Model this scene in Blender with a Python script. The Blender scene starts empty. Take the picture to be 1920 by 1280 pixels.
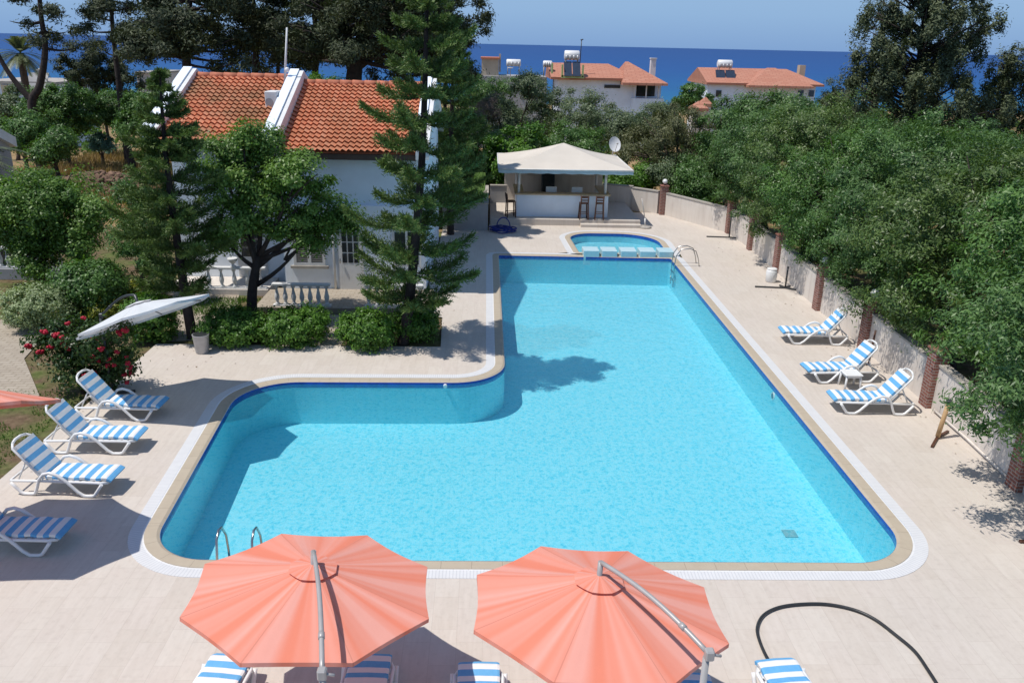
import bpy, math, random
import numpy as np
from mathutils import Vector, Matrix, noise
from mathutils.geometry import tessellate_polygon

random.seed(7)
SC = bpy.context.scene
COL = SC.collection
PI = math.pi
R_ = math.radians

# ------------------------------------------------------------------ camera
FPX, CAMH = 1550.0, 8.0                       # focal length in 1920-wide pixels, eye height in metres
TH, RHO, YAW = math.atan(557 / FPX), math.atan(.022), R_(1.95)
Fv = Vector((math.sin(YAW) * math.cos(TH), math.cos(YAW) * math.cos(TH), -math.sin(TH)))
R0 = Vector((math.cos(YAW), -math.sin(YAW), 0)); U0 = R0.cross(Fv)
Rv = R0 * math.cos(RHO) + U0 * math.sin(RHO)
Uv = U0 * math.cos(RHO) - R0 * math.sin(RHO)
cam = bpy.data.cameras.new('camera'); camo = bpy.data.objects.new('camera', cam); COL.objects.link(camo)
cam.sensor_width = 36.0; cam.lens = 36.0 * FPX / 1920; cam.clip_start = .1; cam.clip_end = 90000
camo.matrix_world = Matrix(((Rv.x, Uv.x, -Fv.x, 0), (Rv.y, Uv.y, -Fv.y, 0), (Rv.z, Uv.z, -Fv.z, CAMH), (0, 0, 0, 1)))
SC.camera = camo

def _ray(px, py): return Fv + Rv * ((px - 960) / FPX) - Uv * ((py - 640) / FPX)
def gp(px, py, z=0.0):                        # survey: sight line meets the level z
    d = _ray(px, py); t = (z - CAMH) / d.z
    return Vector((d.x * t, d.y * t, z))
def at(px, py, Y):                            # survey: sight line meets the upright plane y = Y
    d = _ray(px, py); t = Y / d.y
    return Vector((d.x * t, Y, CAMH + d.z * t))

# ------------------------------------------------------------------ object helpers
ORG = {}
def tag(o, label=None, cat=None, group=None, kind=None):
    if label: o['label'] = label
    if cat: o['category'] = cat
    if group: o['group'] = group
    if kind: o['kind'] = kind
    return o
def thing(name, loc, label, cat, group=None, rz=0):
    o = bpy.data.objects.new(name, None); COL.objects.link(o)
    o.empty_display_size = .2
    o.location = loc; o.rotation_euler = (0, 0, rz)
    ORG[o.name] = Vector(loc)
    return tag(o, label, cat, group)
def place(o, parent):
    COL.objects.link(o)
    if parent is not None:
        o.parent = parent
        ORG[o.name] = ORG.get(parent.name, Vector())
def kids(o): return [c for c in bpy.data.objects if c.parent == o]
def dup(root, loc, rz, label, group=None):
    r = root.copy(); COL.objects.link(r); r.location = loc; r.rotation_euler = (0, 0, rz); r['label'] = label
    if group: r['group'] = group
    for c in kids(root):
        d = c.copy(); COL.objects.link(d); d.parent = r
        for g in kids(c):
            e = g.copy(); COL.objects.link(e); e.parent = d
    return r

class MB:
    """collects faces in world (or local) metres; build() links ONE mesh object"""
    def __init__(s): s.v = []; s.f = []; s.a = []; s.sm = []
    def add(s, vs, fs, attr=None, smooth=False):
        n = len(s.v); s.v += [tuple(p) for p in vs]
        s.a += list(attr) if attr is not None else [0.0] * len(vs)
        s.f += [tuple(i + n for i in f) for f in fs]; s.sm += [smooth] * len(fs); return s
    def box(s, c, d, rot=None, bev=0.0):
        c = Vector(c); x, y, z = d[0] / 2, d[1] / 2, d[2] / 2
        M = rot if rot is not None else Matrix.Identity(3)
        if bev <= 0:
            vs = [c + M @ Vector((i * x, j * y, k * z)) for i in (-1, 1) for j in (-1, 1) for k in (-1, 1)]
            return s.add(vs, [(0, 1, 3, 2), (4, 6, 7, 5), (0, 4, 5, 1), (2, 3, 7, 6), (0, 2, 6, 4), (1, 5, 7, 3)])
        b = min(bev, x * .9, y * .9, z * .9); ring = []
        vs = []
        pts2 = [(-x + b, -y), (x - b, -y), (x, -y + b), (x, y - b), (x - b, y), (-x + b, y), (-x, y - b), (-x, -y + b)]
        ins = [(-x + b, -y + b), (x - b, -y + b), (x - b, -y + b), (x - b, y - b), (x - b, y - b), (-x + b, y - b), (-x + b, y - b), (-x + b, -y + b)]
        for zz, L in ((-z, ins), (-z + b, pts2), (z - b, pts2), (z, ins)):
            vs += [c + M @ Vector((p[0], p[1], zz)) for p in L]
        fs = []
        for r in range(3):
            for i in range(8):
                j = (i + 1) % 8; fs.append((r * 8 + i, r * 8 + j, r * 8 + 8 + j, r * 8 + 8 + i))
        fs.append((24, 25, 27, 29)); fs.append((0, 5, 3, 1))
        return s.add(vs, fs)
    def span(s, a, b, bev=0.0):
        return s.box([(a[i] + b[i]) / 2 for i in range(3)], [abs(b[i] - a[i]) for i in range(3)], None, bev)
    def tube(s, path, r, n=8, cap=True, smooth=True):
        P = [Vector(p) for p in path]
        rr = r if isinstance(r, (list, tuple)) else [r] * len(P)
        t0 = (P[1] - P[0]).normalized()
        u = t0.orthogonal().normalized(); vs = []
        for i, p in enumerate(P):
            t = ((P[min(i + 1, len(P) - 1)] - P[max(i - 1, 0)])).normalized()
            u = (u - t * u.dot(t))
            u = u.normalized() if u.length > 1e-6 else t.orthogonal().normalized()
            w = t.cross(u)
            for k in range(n):
                a = 2 * PI * k / n; vs.append(p + (u * math.cos(a) + w * math.sin(a)) * rr[i])
        fs = []
        for i in range(len(P) - 1):
            for k in range(n):
                k2 = (k + 1) % n; fs.append((i * n + k, i * n + k2, (i + 1) * n + k2, (i + 1) * n + k))
        s.add(vs, fs, smooth=smooth)
        if cap:
            m = len(s.v) - len(vs)
            s.f += [tuple(m + k for k in range(n - 1, -1, -1)), tuple(m + (len(P) - 1) * n + k for k in range(n))]; s.sm += [False, False]
        return s
    def lathe(s, c, prof, n=14, smooth=True):
        c = Vector(c); vs = []; fs = []
        for (r, z) in prof:
            for k in range(n):
                a = 2 * PI * k / n; vs.append(c + Vector((r * math.cos(a), r * math.sin(a), z)))
        for i in range(len(prof) - 1):
            for k in range(n):
                k2 = (k + 1) % n; fs.append((i * n + k, i * n + k2, (i + 1) * n + k2, (i + 1) * n + k))
        s.add(vs, fs, smooth=smooth)
        m = len(s.v) - len(vs)
        s.f += [tuple(m + k for k in range(n - 1, -1, -1)), tuple(m + (len(prof) - 1) * n + k for k in range(n))]; s.sm += [False, False]
        return s
    def sphere(s, c, r, nu=12, nv=8, sc=(1, 1, 1)):
        prof = [(max(1e-3, math.sin(PI * i / nv)) * r * sc[0], -math.cos(PI * i / nv) * r * sc[2]) for i in range(nv + 1)]
        return s.lathe(c, prof, nu)
    def prism(s, poly, z0, z1, axis='z'):
        n = len(poly)
        def P(p, h): return (p[0], p[1], h) if axis == 'z' else ((p[0], h, p[1]) if axis == 'y' else (h, p[0], p[1]))
        vs = [P(p, z0) for p in poly] + [P(p, z1) for p in poly]
        fs = [tuple(range(n - 1, -1, -1)), tuple(range(n, 2 * n))]
        fs += [(i, (i + 1) % n, n + (i + 1) % n, n + i) for i in range(n)]
        return s.add(vs, fs)
    def grid(s, fn, nu, nv, attr=None, smooth=True):
        vs = []; A = []
        for j in range(nv + 1):
            for i in range(nu + 1):
                vs.append(fn(i / nu, j / nv)); A.append(attr(i / nu, j / nv) if attr else 0.0)
        fs = [(j * (nu + 1) + i, j * (nu + 1) + i + 1, (j + 1) * (nu + 1) + i + 1, (j + 1) * (nu + 1) + i) for j in range(nv) for i in range(nu)]
        return s.add(vs, fs, A, smooth)
    def build(s, name, mat, parent=None, org=None):
        me = bpy.data.meshes.new(name)
        o0 = Vector(org) if org is not None else (ORG.get(parent.name, Vector()) if parent is not None else Vector())
        me.from_pydata([(p[0] - o0.x, p[1] - o0.y, p[2] - o0.z) for p in s.v], [], s.f)
        if any(s.a):
            at_ = me.attributes.new('s', 'FLOAT', 'POINT'); at_.data.foreach_set('value', s.a)
        me.polygons.foreach_set('use_smooth', s.sm)
        me.materials.append(mat); me.update()
        o = bpy.data.objects.new(name, me); place(o, parent)
        if parent is None: o.location = o0
        return o

# ------------------------------------------------------------------ material helpers
def mat_new(name):
    m = bpy.data.materials.new(name); m.use_nodes = True
    nt = m.node_tree; return m, nt, nt.nodes['Principled BSDF']
def N(nt, t, **kw):
    n = nt.nodes.new(t)
    for k, v in kw.items():
        if k in n.inputs: n.inputs[k].default_value = v
        else: setattr(n, k, v)
    return n
def L(nt, a, b): nt.links.new(a, b)
def mixc(nt, fac, a, b, mode='MIX'):
    n = nt.nodes.new('ShaderNodeMix'); n.data_type = 'RGBA'; n.blend_type = mode
    for i, x in ((0, fac), (6, a), (7, b)):
        if isinstance(x, (int, float)): n.inputs[i].default_value = x
        elif isinstance(x, tuple): n.inputs[i].default_value = (x[0], x[1], x[2], 1)
        else: L(nt, x, n.inputs[i])
    return n.outputs[2]
def math_(nt, op, a, b=0.0):
    n = nt.nodes.new('ShaderNodeMath'); n.operation = op
    for i, x in ((0, a), (1, b)):
        if isinstance(x, (int, float)): n.inputs[i].default_value = x
        else: L(nt, x, n.inputs[i])
    return n.outputs[0]
def ramp(nt, fac, stops):
    n = nt.nodes.new('ShaderNodeValToRGB'); L(nt, fac, n.inputs[0]); e = n.color_ramp.elements
    while len(e) < len(stops): e.new(.5)
    for k, (p, c) in enumerate(stops):
        e[k].position = p; e[k].color = (c[0], c[1], c[2], 1)
    return n.outputs[0]
def coords(nt, kind='obj', scale=(1, 1, 1), rot=(0, 0, 0)):
    if kind == 'world': o = nt.nodes.new('ShaderNodeNewGeometry').outputs['Position']
    else: o = nt.nodes.new('ShaderNodeTexCoord').outputs['Object']
    m = nt.nodes.new('ShaderNodeMapping'); m.inputs['Scale'].default_value = scale; m.inputs['Rotation'].default_value = rot
    L(nt, o, m.inputs[0]); return m.outputs[0]
def noise_(nt, vec, scale, detail=4, rough=.55, dist=0.0):
    n = nt.nodes.new('ShaderNodeTexNoise'); n.inputs['Scale'].default_value = scale; n.inputs['Detail'].default_value = detail
    n.inputs['Roughness'].default_value = rough; n.inputs['Distortion'].default_value = dist
    L(nt, vec, n.inputs['Vector']); return n.outputs['Fac']
def bump(nt, h, strength, dist=.02):
    n = nt.nodes.new('ShaderNodeBump'); n.inputs['Strength'].default_value = strength; n.inputs['Distance'].default_value = dist
    L(nt, h, n.inputs['Height']); return n.outputs[0]
def attr(nt, name):
    n = nt.nodes.new('ShaderNodeAttribute'); n.attribute_name = name; return n.outputs['Fac']
def plain(name, c, rough=.5, var=.12, vs=3.0, metal=0.0, bmp=0.0, kind='obj', spec=.4):
    m, nt, p = mat_new(name); v = coords(nt, kind); f = noise_(nt, v, vs, 5)
    lo = tuple(x * (1 - var) for x in c); hi = tuple(min(1, x * (1 + var)) for x in c)
    L(nt, ramp(nt, f, [(.3, lo), (.7, hi)]), p.inputs['Base Color'])
    p.inputs['Roughness'].default_value = rough; p.inputs['Metallic'].default_value = metal; p.inputs['Specular IOR Level'].default_value = spec
    if bmp: L(nt, bump(nt, noise_(nt, v, vs * 12, 4), bmp), p.inputs['Normal'])
    return m
def leafmat(name, dark, light, rough=.45, tr=.28, spec=.4):
    m, nt, p = mat_new(name)
    c = ramp(nt, attr(nt, 'tone'), [(.0, dark), (.55, tuple((a + b) / 2 for a, b in zip(dark, light))), (1., light)])
    L(nt, c, p.inputs['Base Color']); p.inputs['Roughness'].default_value = rough; p.inputs['Specular IOR Level'].default_value = spec
    t = nt.nodes.new('ShaderNodeBsdfTranslucent'); L(nt, mixc(nt, 1.0, c, (1.3, 1.5, .6), 'MULTIPLY'), t.inputs[0])
    mx = nt.nodes.new('ShaderNodeMixShader'); mx.inputs[0].default_value = tr
    L(nt, p.outputs[0], mx.inputs[1]); L(nt, t.outputs[0], mx.inputs[2]); L(nt, mx.outputs[0], nt.nodes['Material Output'].inputs[0])
    return m

M = {}
M['plaster'] = plain('white_plaster', (.78, .85, .93), .85, .07, 1.2, bmp=.15)
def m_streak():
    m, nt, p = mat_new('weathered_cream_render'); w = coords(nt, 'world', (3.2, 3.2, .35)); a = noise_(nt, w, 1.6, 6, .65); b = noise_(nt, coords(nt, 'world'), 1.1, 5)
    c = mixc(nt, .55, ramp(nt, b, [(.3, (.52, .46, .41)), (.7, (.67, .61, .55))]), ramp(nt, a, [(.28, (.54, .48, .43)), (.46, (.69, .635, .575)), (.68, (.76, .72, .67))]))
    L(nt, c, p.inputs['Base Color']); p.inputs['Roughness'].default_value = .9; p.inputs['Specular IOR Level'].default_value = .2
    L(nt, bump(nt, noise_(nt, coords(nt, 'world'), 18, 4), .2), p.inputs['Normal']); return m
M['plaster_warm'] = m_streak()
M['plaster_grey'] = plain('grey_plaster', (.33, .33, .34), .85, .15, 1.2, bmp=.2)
M['trimwhite'] = plain('painted_trim', (.68, .68, .67), .7, .1, 2.5, bmp=.1)
M['plastic'] = plain('white_plastic', (.76, .76, .75), .35, .04, 2.)
M['alu'] = plain('grey_painted_metal', (.42, .40, .38), .4, .08, 4., metal=.2)
M['darkmetal'] = plain('dark_metal', (.06, .065, .07), .4, .2, 4., metal=.4)
M['steel'] = plain('stainless_steel', (.46, .45, .43), .25, .08, 6., metal=1.0)
M['wood'] = plain('dark_wood', (.085, .035, .02), .5, .3, 8.)
M['palewood'] = plain('pale_wood', (.50, .32, .16), .6, .2, 8.)
M['woodtop'] = plain('counter_wood', (.46, .34, .2), .45, .15, 5.)
M['glassdark'] = plain('dark_glass', (.03, .035, .04), .08, .2, 2., spec=.7)
M['glasslouvre'] = plain('grey_shutter', (.2, .2, .19), .5, .15, 3.)
M['soffit'] = plain('brown_soffit', (.09, .06, .045), .7, .2, 3.)
M['concrete'] = plain('concrete', (.38, .35, .31), .9, .18, 2.5, bmp=.3)
M['rubber'] = plain('black_hose_rubber', (.03, .032, .034), .38, .2, 5.)
M['bluehose'] = plain('blue_hose_plastic', (.012, .03, .22), .35, .25, 6.)
M['bin'] = plain('galvanised_bin', (.42, .42, .43), .45, .1, 6., metal=.35)
M['bark'] = plain('bark_grey', (.085, .062, .048), .95, .35, 6., bmp=.7)
M['barkdark'] = plain('bark_dark', (.045, .034, .03), .95, .35, 6., bmp=.7)
M['rock'] = plain('rubble_stone', (.20, .125, .085), .95, .4, 3., bmp=.6)
M['soil'] = plain('soil', (.12, .08, .05), 1., .3, 6., bmp=.5)
M['rose'] = plain('red_rose', (.42, .008, .03), .5, .3, 20.)
M['panel'] = plain('solar_glass', (.035, .05, .08), .15, .15, 3., spec=.6)
M['limepaint'] = plain('pale_green_paint', (.38, .46, .2), .7, .1, 3.)
M['beige'] = plain('beige_render', (.46, .38, .28), .85, .12, 1., bmp=.1)
M['canvas'] = plain('cream_canvas', (.60, .55, .48), .8, .06, .8)

L_ = dict
M['lf_laurel'] = leafmat('laurel_leaf', (.027, .07, .021), (.16, .275, .085), .42, .24, .35)
M['lf_citrus'] = leafmat('citrus_leaf', (.042, .11, .018), (.22, .35, .08), .42, .34, .35)
M['lf_hedge'] = leafmat('hedge_leaf', (.03, .095, .012), (.16, .31, .045), .45, .3)
M['lf_var'] = leafmat('variegated_leaf', (.13, .20, .07), (.42, .48, .27), .5, .25)
M['lf_olive'] = leafmat('olive_leaf', (.06, .095, .045), (.19, .245, .125), .5, .2)
M['lf_brown'] = leafmat('dry_olive_leaf', (.075, .09, .04), (.20, .205, .10), .6, .2)
M['lf_scrub'] = leafmat('scrub_leaf', (.035, .095, .02), (.15, .275, .07), .45, .25)
M['lf_dark'] = leafmat('dark_pine_needle', (.024, .038, .019), (.10, .118, .056), .6, .1, .25)
M['lf_cyp'] = leafmat('cypress_needle', (.036, .056, .028), (.155, .18, .09), .6, .1, .25)
M['lf_norf'] = leafmat('norfolk_needle', (.035, .07, .018), (.19, .275, .07), .5, .15, .3)
M['lf_palm'] = leafmat('palm_leaf', (.05, .07, .03), (.2, .23, .11), .45, .2)
M['lf_rose'] = leafmat('rose_leaf', (.018, .045, .012), (.07, .13, .03), .4, .25)
M['lf_yellow'] = leafmat('croton_leaf', (.09, .13, .015), (.34, .34, .05), .4, .3)
M['lf_agave'] = leafmat('glaucous_leaf', (.06, .14, .10), (.18, .32, .24), .5, .15)
M['lf_grass'] = leafmat('grass_blade', (.05, .11, .015), (.15, .26, .05), .6, .3)
M['lf_dry'] = leafmat('dry_grass_blade', (.17, .10, .04), (.42, .29, .13), .8, .25)
M['lf_twig'] = leafmat('bare_twig', (.13, .10, .085), (.28, .23, .2), .9, .05)

def m_deck():
    m, nt, p = mat_new('travertine_tiles'); g = coords(nt, 'world', rot=(0, 0, PI / 2))
    b = N(nt, 'ShaderNodeTexBrick'); L(nt, g, b.inputs[0])
    b.inputs['Scale'].default_value = 1; b.inputs['Brick Width'].default_value = .74; b.inputs['Row Height'].default_value = .37
    b.inputs['Mortar Size'].default_value = .004; b.inputs['Mortar Smooth'].default_value = .3; b.offset = .37
    b.inputs['Color1'].default_value = (0, 0, 0, 1); b.inputs['Color2'].default_value = (1, 1, 1, 1); b.inputs['Mortar'].default_value = (.5, .5, .5, 1)
    w = coords(nt, 'world'); st = noise_(nt, coords(nt, 'world', (9, 1.2, 1)), 1.3, 6, .6, .4); big = noise_(nt, w, .35, 4); fine = noise_(nt, w, 9, 5, .65)
    c = ramp(nt, b.outputs['Color'], [(0, (.49, .43, .36)), (.35, (.57, .52, .452)), (.7, (.54, .475, .42)), (1, (.62, .575, .505))])
    c = mixc(nt, .42, c, ramp(nt, st, [(.28, (.44, .375, .315)), (.72, (.70, .64, .575))]))
    c = mixc(nt, .35, c, ramp(nt, big, [(.3, (.50, .45, .40)), (.7, (.62, .54, .47))]))
    c = mixc(nt, .22, c, ramp(nt, fine, [(.25, (.34, .29, .25)), (.5, (.58, .52, .46))]))
    spots = noise_(nt, w, 3.1, 8, .75, .2)
    c = mixc(nt, math_(nt, 'MULTIPLY', ramp(nt, spots, [(.66, (0, 0, 0)), (.76, (1, 1, 1))]), .35), c, (.33, .27, .21))
    c = mixc(nt, math_(nt, 'MULTIPLY', b.outputs['Fac'], .38), c, (.40, .345, .29))
    L(nt, c, p.inputs['Base Color']); p.inputs['Roughness'].default_value = .72; p.inputs['Specular IOR Level'].default_value = .25
    h = math_(nt, 'SUBTRACT', math_(nt, 'MULTIPLY', fine, .35), b.outputs['Fac'])
    L(nt, bump(nt, h, .25, .006), p.inputs['Normal']); return m
M['deck'] = m_deck()
def m_ground():
    m, nt, p = mat_new('garden_ground'); w = coords(nt, 'world'); a = noise_(nt, w, .22, 5); f = noise_(nt, w, 6, 6, .7); d = noise_(nt, w, .9, 5, .6)
    soil = ramp(nt, f, [(.3, (.085, .055, .035)), (.7, (.21, .15, .095))])
    gr = ramp(nt, f, [(.3, (.05, .075, .02)), (.7, (.15, .17, .06))])
    c = mixc(nt, ramp(nt, d, [(.42, (0, 0, 0)), (.62, (1, 1, 1))]), soil, gr)
    dry = ramp(nt, f, [(.3, (.22, .14, .065)), (.7, (.42, .30, .16))])
    sx = N(nt, 'ShaderNodeSeparateXYZ'); L(nt, w, sx.inputs[0])
    far = math_(nt, 'MULTIPLY', math_(nt, 'GREATER_THAN', sx.outputs[1], 37.), ramp(nt, a, [(.35, (.3, .3, .3)), (.55, (1, 1, 1))]))
    c = mixc(nt, far, c, dry)
    L(nt, c, p.inputs['Base Color']); p.inputs['Roughness'].default_value = 1; p.inputs['Specular IOR Level'].default_value = .1
    L(nt, bump(nt, f, .6, .05), p.inputs['Normal']); return m
M['ground'] = m_ground()
def m_brick(name, c1, c2, mort, bw, rh, ms, kind='obj', rot=(0, 0, 0), rough=.85, comb=False):
    m, nt, p = mat_new(name); v = coords(nt, kind, rot=rot)
    if comb:                                  # run the courses round an upright: u = x + y, v = z
        s = N(nt, 'ShaderNodeSeparateXYZ'); L(nt, v, s.inputs[0]); q = N(nt, 'ShaderNodeCombineXYZ')
        L(nt, math_(nt, 'ADD', s.outputs[0], s.outputs[1]), q.inputs[0]); L(nt, s.outputs[2], q.inputs[1]); v = q.outputs[0]
    b = N(nt, 'ShaderNodeTexBrick'); L(nt, v, b.inputs[0]); b.inputs['Scale'].default_value = 1
    b.inputs['Brick Width'].default_value = bw; b.inputs['Row Height'].default_value = rh; b.inputs['Mortar Size'].default_value = ms
    for k, c in (('Color1', c1), ('Color2', c2), ('Mortar', mort)): b.inputs[k].default_value = (*c, 1)
    c = mixc(nt, .3, b.outputs['Color'], mixc(nt, noise_(nt, coords(nt, kind), 5, 5), tuple(x * .5 for x in c1), c2))
    L(nt, c, p.inputs['Base Color']); p.inputs['Roughness'].default_value = rough
    L(nt, bump(nt, math_(nt, 'SUBTRACT', 0, b.outputs['Fac']), .5, .01), p.inputs['Normal']); return m
M['brick'] = m_brick('red_brick', (.20, .065, .05), (.30, .12, .085), (.36, .32, .29), .22, .075, .012, comb=True)
M['pavers'] = m_brick('stone_pavers', (.38, .32, .25), (.46, .40, .32), (.28, .23, .17), .3, .15, .015, 'world')
def m_tile():
    m, nt, p = mat_new('pool_mosaic'); v = coords(nt, 'world')
    s = N(nt, 'ShaderNodeSeparateXYZ'); L(nt, v, s.inputs[0])
    fac = None
    for o in s.outputs:
        t = math_(nt, 'FRACT', math_(nt, 'MULTIPLY', o, 4.0)); e = math_(nt, 'LESS_THAN', t, .055)
        fac = e if fac is None else math_(nt, 'MAXIMUM', fac, e)
    c = mixc(nt, noise_(nt, v, 3.5, 6, .7), (.22, .70, .83), (.30, .77, .87))
    c = mixc(nt, math_(nt, 'MULTIPLY', fac, .2), c, (.10, .5, .68))
    L(nt, c, p.inputs['Base Color']); p.inputs['Roughness'].default_value = .4; return m
M['tile'] = m_tile()
M['bandblue'] = plain('cobalt_tile', (.012, .055, .36), .25, .3, 9.)
M['blocktile'] = m_brick('pale_blue_tile', (.46, .68, .76), (.54, .74, .80), (.55, .7, .76), .1, .1, .006, comb=True, rough=.35)
def m_strip(name, a, b, joint, per, wid, amount):
    m, nt, p = mat_new(name); s = attr(nt, 's'); f = math_(nt, 'LESS_THAN', math_(nt, 'FRACT', math_(nt, 'MULTIPLY', s, 1 / per)), wid)
    c = mixc(nt, noise_(nt, coords(nt, 'world'), 5, 6, .65), a, b); c = mixc(nt, math_(nt, 'MULTIPLY', f, amount), c, joint)
    L(nt, c, p.inputs['Base Color']); p.inputs['Roughness'].default_value = .6; p.inputs['Specular IOR Level'].default_value = .3; return m
M['coping'] = m_strip('sandstone_coping', (.40, .335, .25), (.50, .43, .33), (.26, .21, .16), .5, .02, .7)
M['grate'] = m_strip('white_overflow_grate', (.58, .58, .585), (.70, .70, .695), (.33, .34, .37), .055, .3, .3)
M['gutteredge'] = m_strip('white_gutter_rim', (.66, .66, .66), (.74, .74, .73), (.4, .4, .4), .25, .03, .6)
def m_water():
    m, nt, p = mat_new('clear_pool_water'); nt.nodes.remove(p)
    v = coords(nt, 'world')
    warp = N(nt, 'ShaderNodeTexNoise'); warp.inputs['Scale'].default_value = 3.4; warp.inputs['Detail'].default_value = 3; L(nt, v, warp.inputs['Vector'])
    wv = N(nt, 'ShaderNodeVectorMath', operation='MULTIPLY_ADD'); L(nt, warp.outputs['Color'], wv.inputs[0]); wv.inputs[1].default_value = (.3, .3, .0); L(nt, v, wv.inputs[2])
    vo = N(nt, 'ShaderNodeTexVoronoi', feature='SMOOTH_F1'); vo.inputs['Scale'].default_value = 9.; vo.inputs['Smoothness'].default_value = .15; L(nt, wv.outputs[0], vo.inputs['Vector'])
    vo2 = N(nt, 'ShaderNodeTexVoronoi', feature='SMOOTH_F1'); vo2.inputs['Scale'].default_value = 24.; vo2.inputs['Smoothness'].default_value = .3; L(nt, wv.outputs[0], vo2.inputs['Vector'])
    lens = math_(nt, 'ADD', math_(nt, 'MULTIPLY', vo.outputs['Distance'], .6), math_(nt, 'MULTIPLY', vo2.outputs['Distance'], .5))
    caustic_tint = ramp(nt, lens, [(.20, (.50, .81, .885)), (.36, (.63, .905, .952)), (.46, (.76, .96, .98)), (.54, (1., 1., 1.))])  # caustic glints painted as a light and dark pattern in the see-through colour
    t = N(nt, 'ShaderNodeBsdfTransparent'); L(nt, caustic_tint, t.inputs[0])
    g = N(nt, 'ShaderNodeBsdfGlossy', Roughness=.03)
    h = math_(nt, 'ADD', noise_(nt, v, 3., 4, .5, .6), math_(nt, 'MULTIPLY', vo2.outputs['Distance'], .15))
    bn = bump(nt, h, .28, .09); L(nt, bn, g.inputs['Normal'])
    fr = N(nt, 'ShaderNodeFresnel', IOR=1.33); L(nt, bn, fr.inputs['Normal'])
    df = N(nt, 'ShaderNodeBsdfDiffuse'); df.inputs[0].default_value = (.05, .50, .78, 1)          # light scattered back inside the water
    ms = N(nt, 'ShaderNodeMixShader'); ms.inputs[0].default_value = .14; L(nt, t.outputs[0], ms.inputs[1]); L(nt, df.outputs[0], ms.inputs[2])
    mx = N(nt, 'ShaderNodeMixShader'); L(nt, fr.outputs[0], mx.inputs[0]); L(nt, ms.outputs[0], mx.inputs[1]); L(nt, g.outputs[0], mx.inputs[2])
    L(nt, mx.outputs[0], nt.nodes['Material Output'].inputs[0]); return m
M['water'] = m_water()
def m_sea():
    m, nt, p = mat_new('deep_sea_water'); v = coords(nt, 'world', (1, .35, 1)); a = noise_(nt, v, .02, 6, .6); w = noise_(nt, v, .05, 9, .68)
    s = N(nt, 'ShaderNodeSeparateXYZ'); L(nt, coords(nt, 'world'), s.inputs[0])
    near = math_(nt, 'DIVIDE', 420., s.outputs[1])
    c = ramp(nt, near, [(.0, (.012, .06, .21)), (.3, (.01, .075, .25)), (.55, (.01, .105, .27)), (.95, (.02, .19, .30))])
    c = mixc(nt, math_(nt, 'MULTIPLY', a, .45), c, (.006, .045, .17))
    c = mixc(nt, ramp(nt, w, [(.735, (0, 0, 0)), (.76, (1, 1, 1))]), c, (.6, .65, .7))
    L(nt, c, p.inputs['Base Color']); p.inputs['Roughness'].default_value = .55; p.inputs['Specular IOR Level'].default_value = .18
    L(nt, bump(nt, w, .5, 2.), p.inputs['Normal']); return m
M['sea'] = m_sea()
def m_rooftile(name, moss):
    m, nt, p = mat_new(name); v = coords(nt, 'obj'); t = attr(nt, 's')
    c = ramp(nt, t, [(0, (.54, .175, .09)), (.5, (.64, .235, .125)), (1, (.70, .31, .185))])
    c = mixc(nt, math_(nt, 'MULTIPLY', noise_(nt, v, 7, 6, .7), .4), c, (.52, .23, .13))
    big = noise_(nt, v, .55, 6, .65, .3)
    c = mixc(nt, math_(nt, 'MULTIPLY', ramp(nt, big, [(.42, (0, 0, 0)), (.62, (1, 1, 1))]), moss), c, (.27, .17, .09))
    L(nt, c, p.inputs['Base Color']); p.inputs['Roughness'].default_value = .8; p.inputs['Specular IOR Level'].default_value = .2; return m
M['roof'] = m_rooftile('terracotta_roof_tiles', .3)
M['roofmoss'] = m_rooftile('weathered_roof_tiles', .75)
M['ridge'] = plain('terracotta_ridge', (.46, .16, .09), .85, .25, 5.)
M['farroof'] = m_brick('distant_terracotta', (.47, .19, .12), (.54, .26, .175), (.36, .14, .09), .9, .35, .05)
def m_stripe():
    m, nt, p = mat_new('blue_white_striped_cushion'); s = attr(nt, 's'); n = noise_(nt, coords(nt, 'obj'), 14, 5)
    f = math_(nt, 'LESS_THAN', math_(nt, 'FRACT', math_(nt, 'MULTIPLY', s, 1 / .205)), .5)
    c = mixc(nt, f, mixc(nt, n, (.7, .7, .69), (.78, .78, .77)), mixc(nt, n, (.10, .345, .63), (.17, .435, .71)))
    L(nt, c, p.inputs['Base Color']); p.inputs['Roughness'].default_value = .75; p.inputs['Specular IOR Level'].default_value = .2
    L(nt, bump(nt, noise_(nt, coords(nt, 'obj'), 7, 4), .4, .03), p.inputs['Normal']); return m
M['stripe'] = m_stripe()
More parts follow.
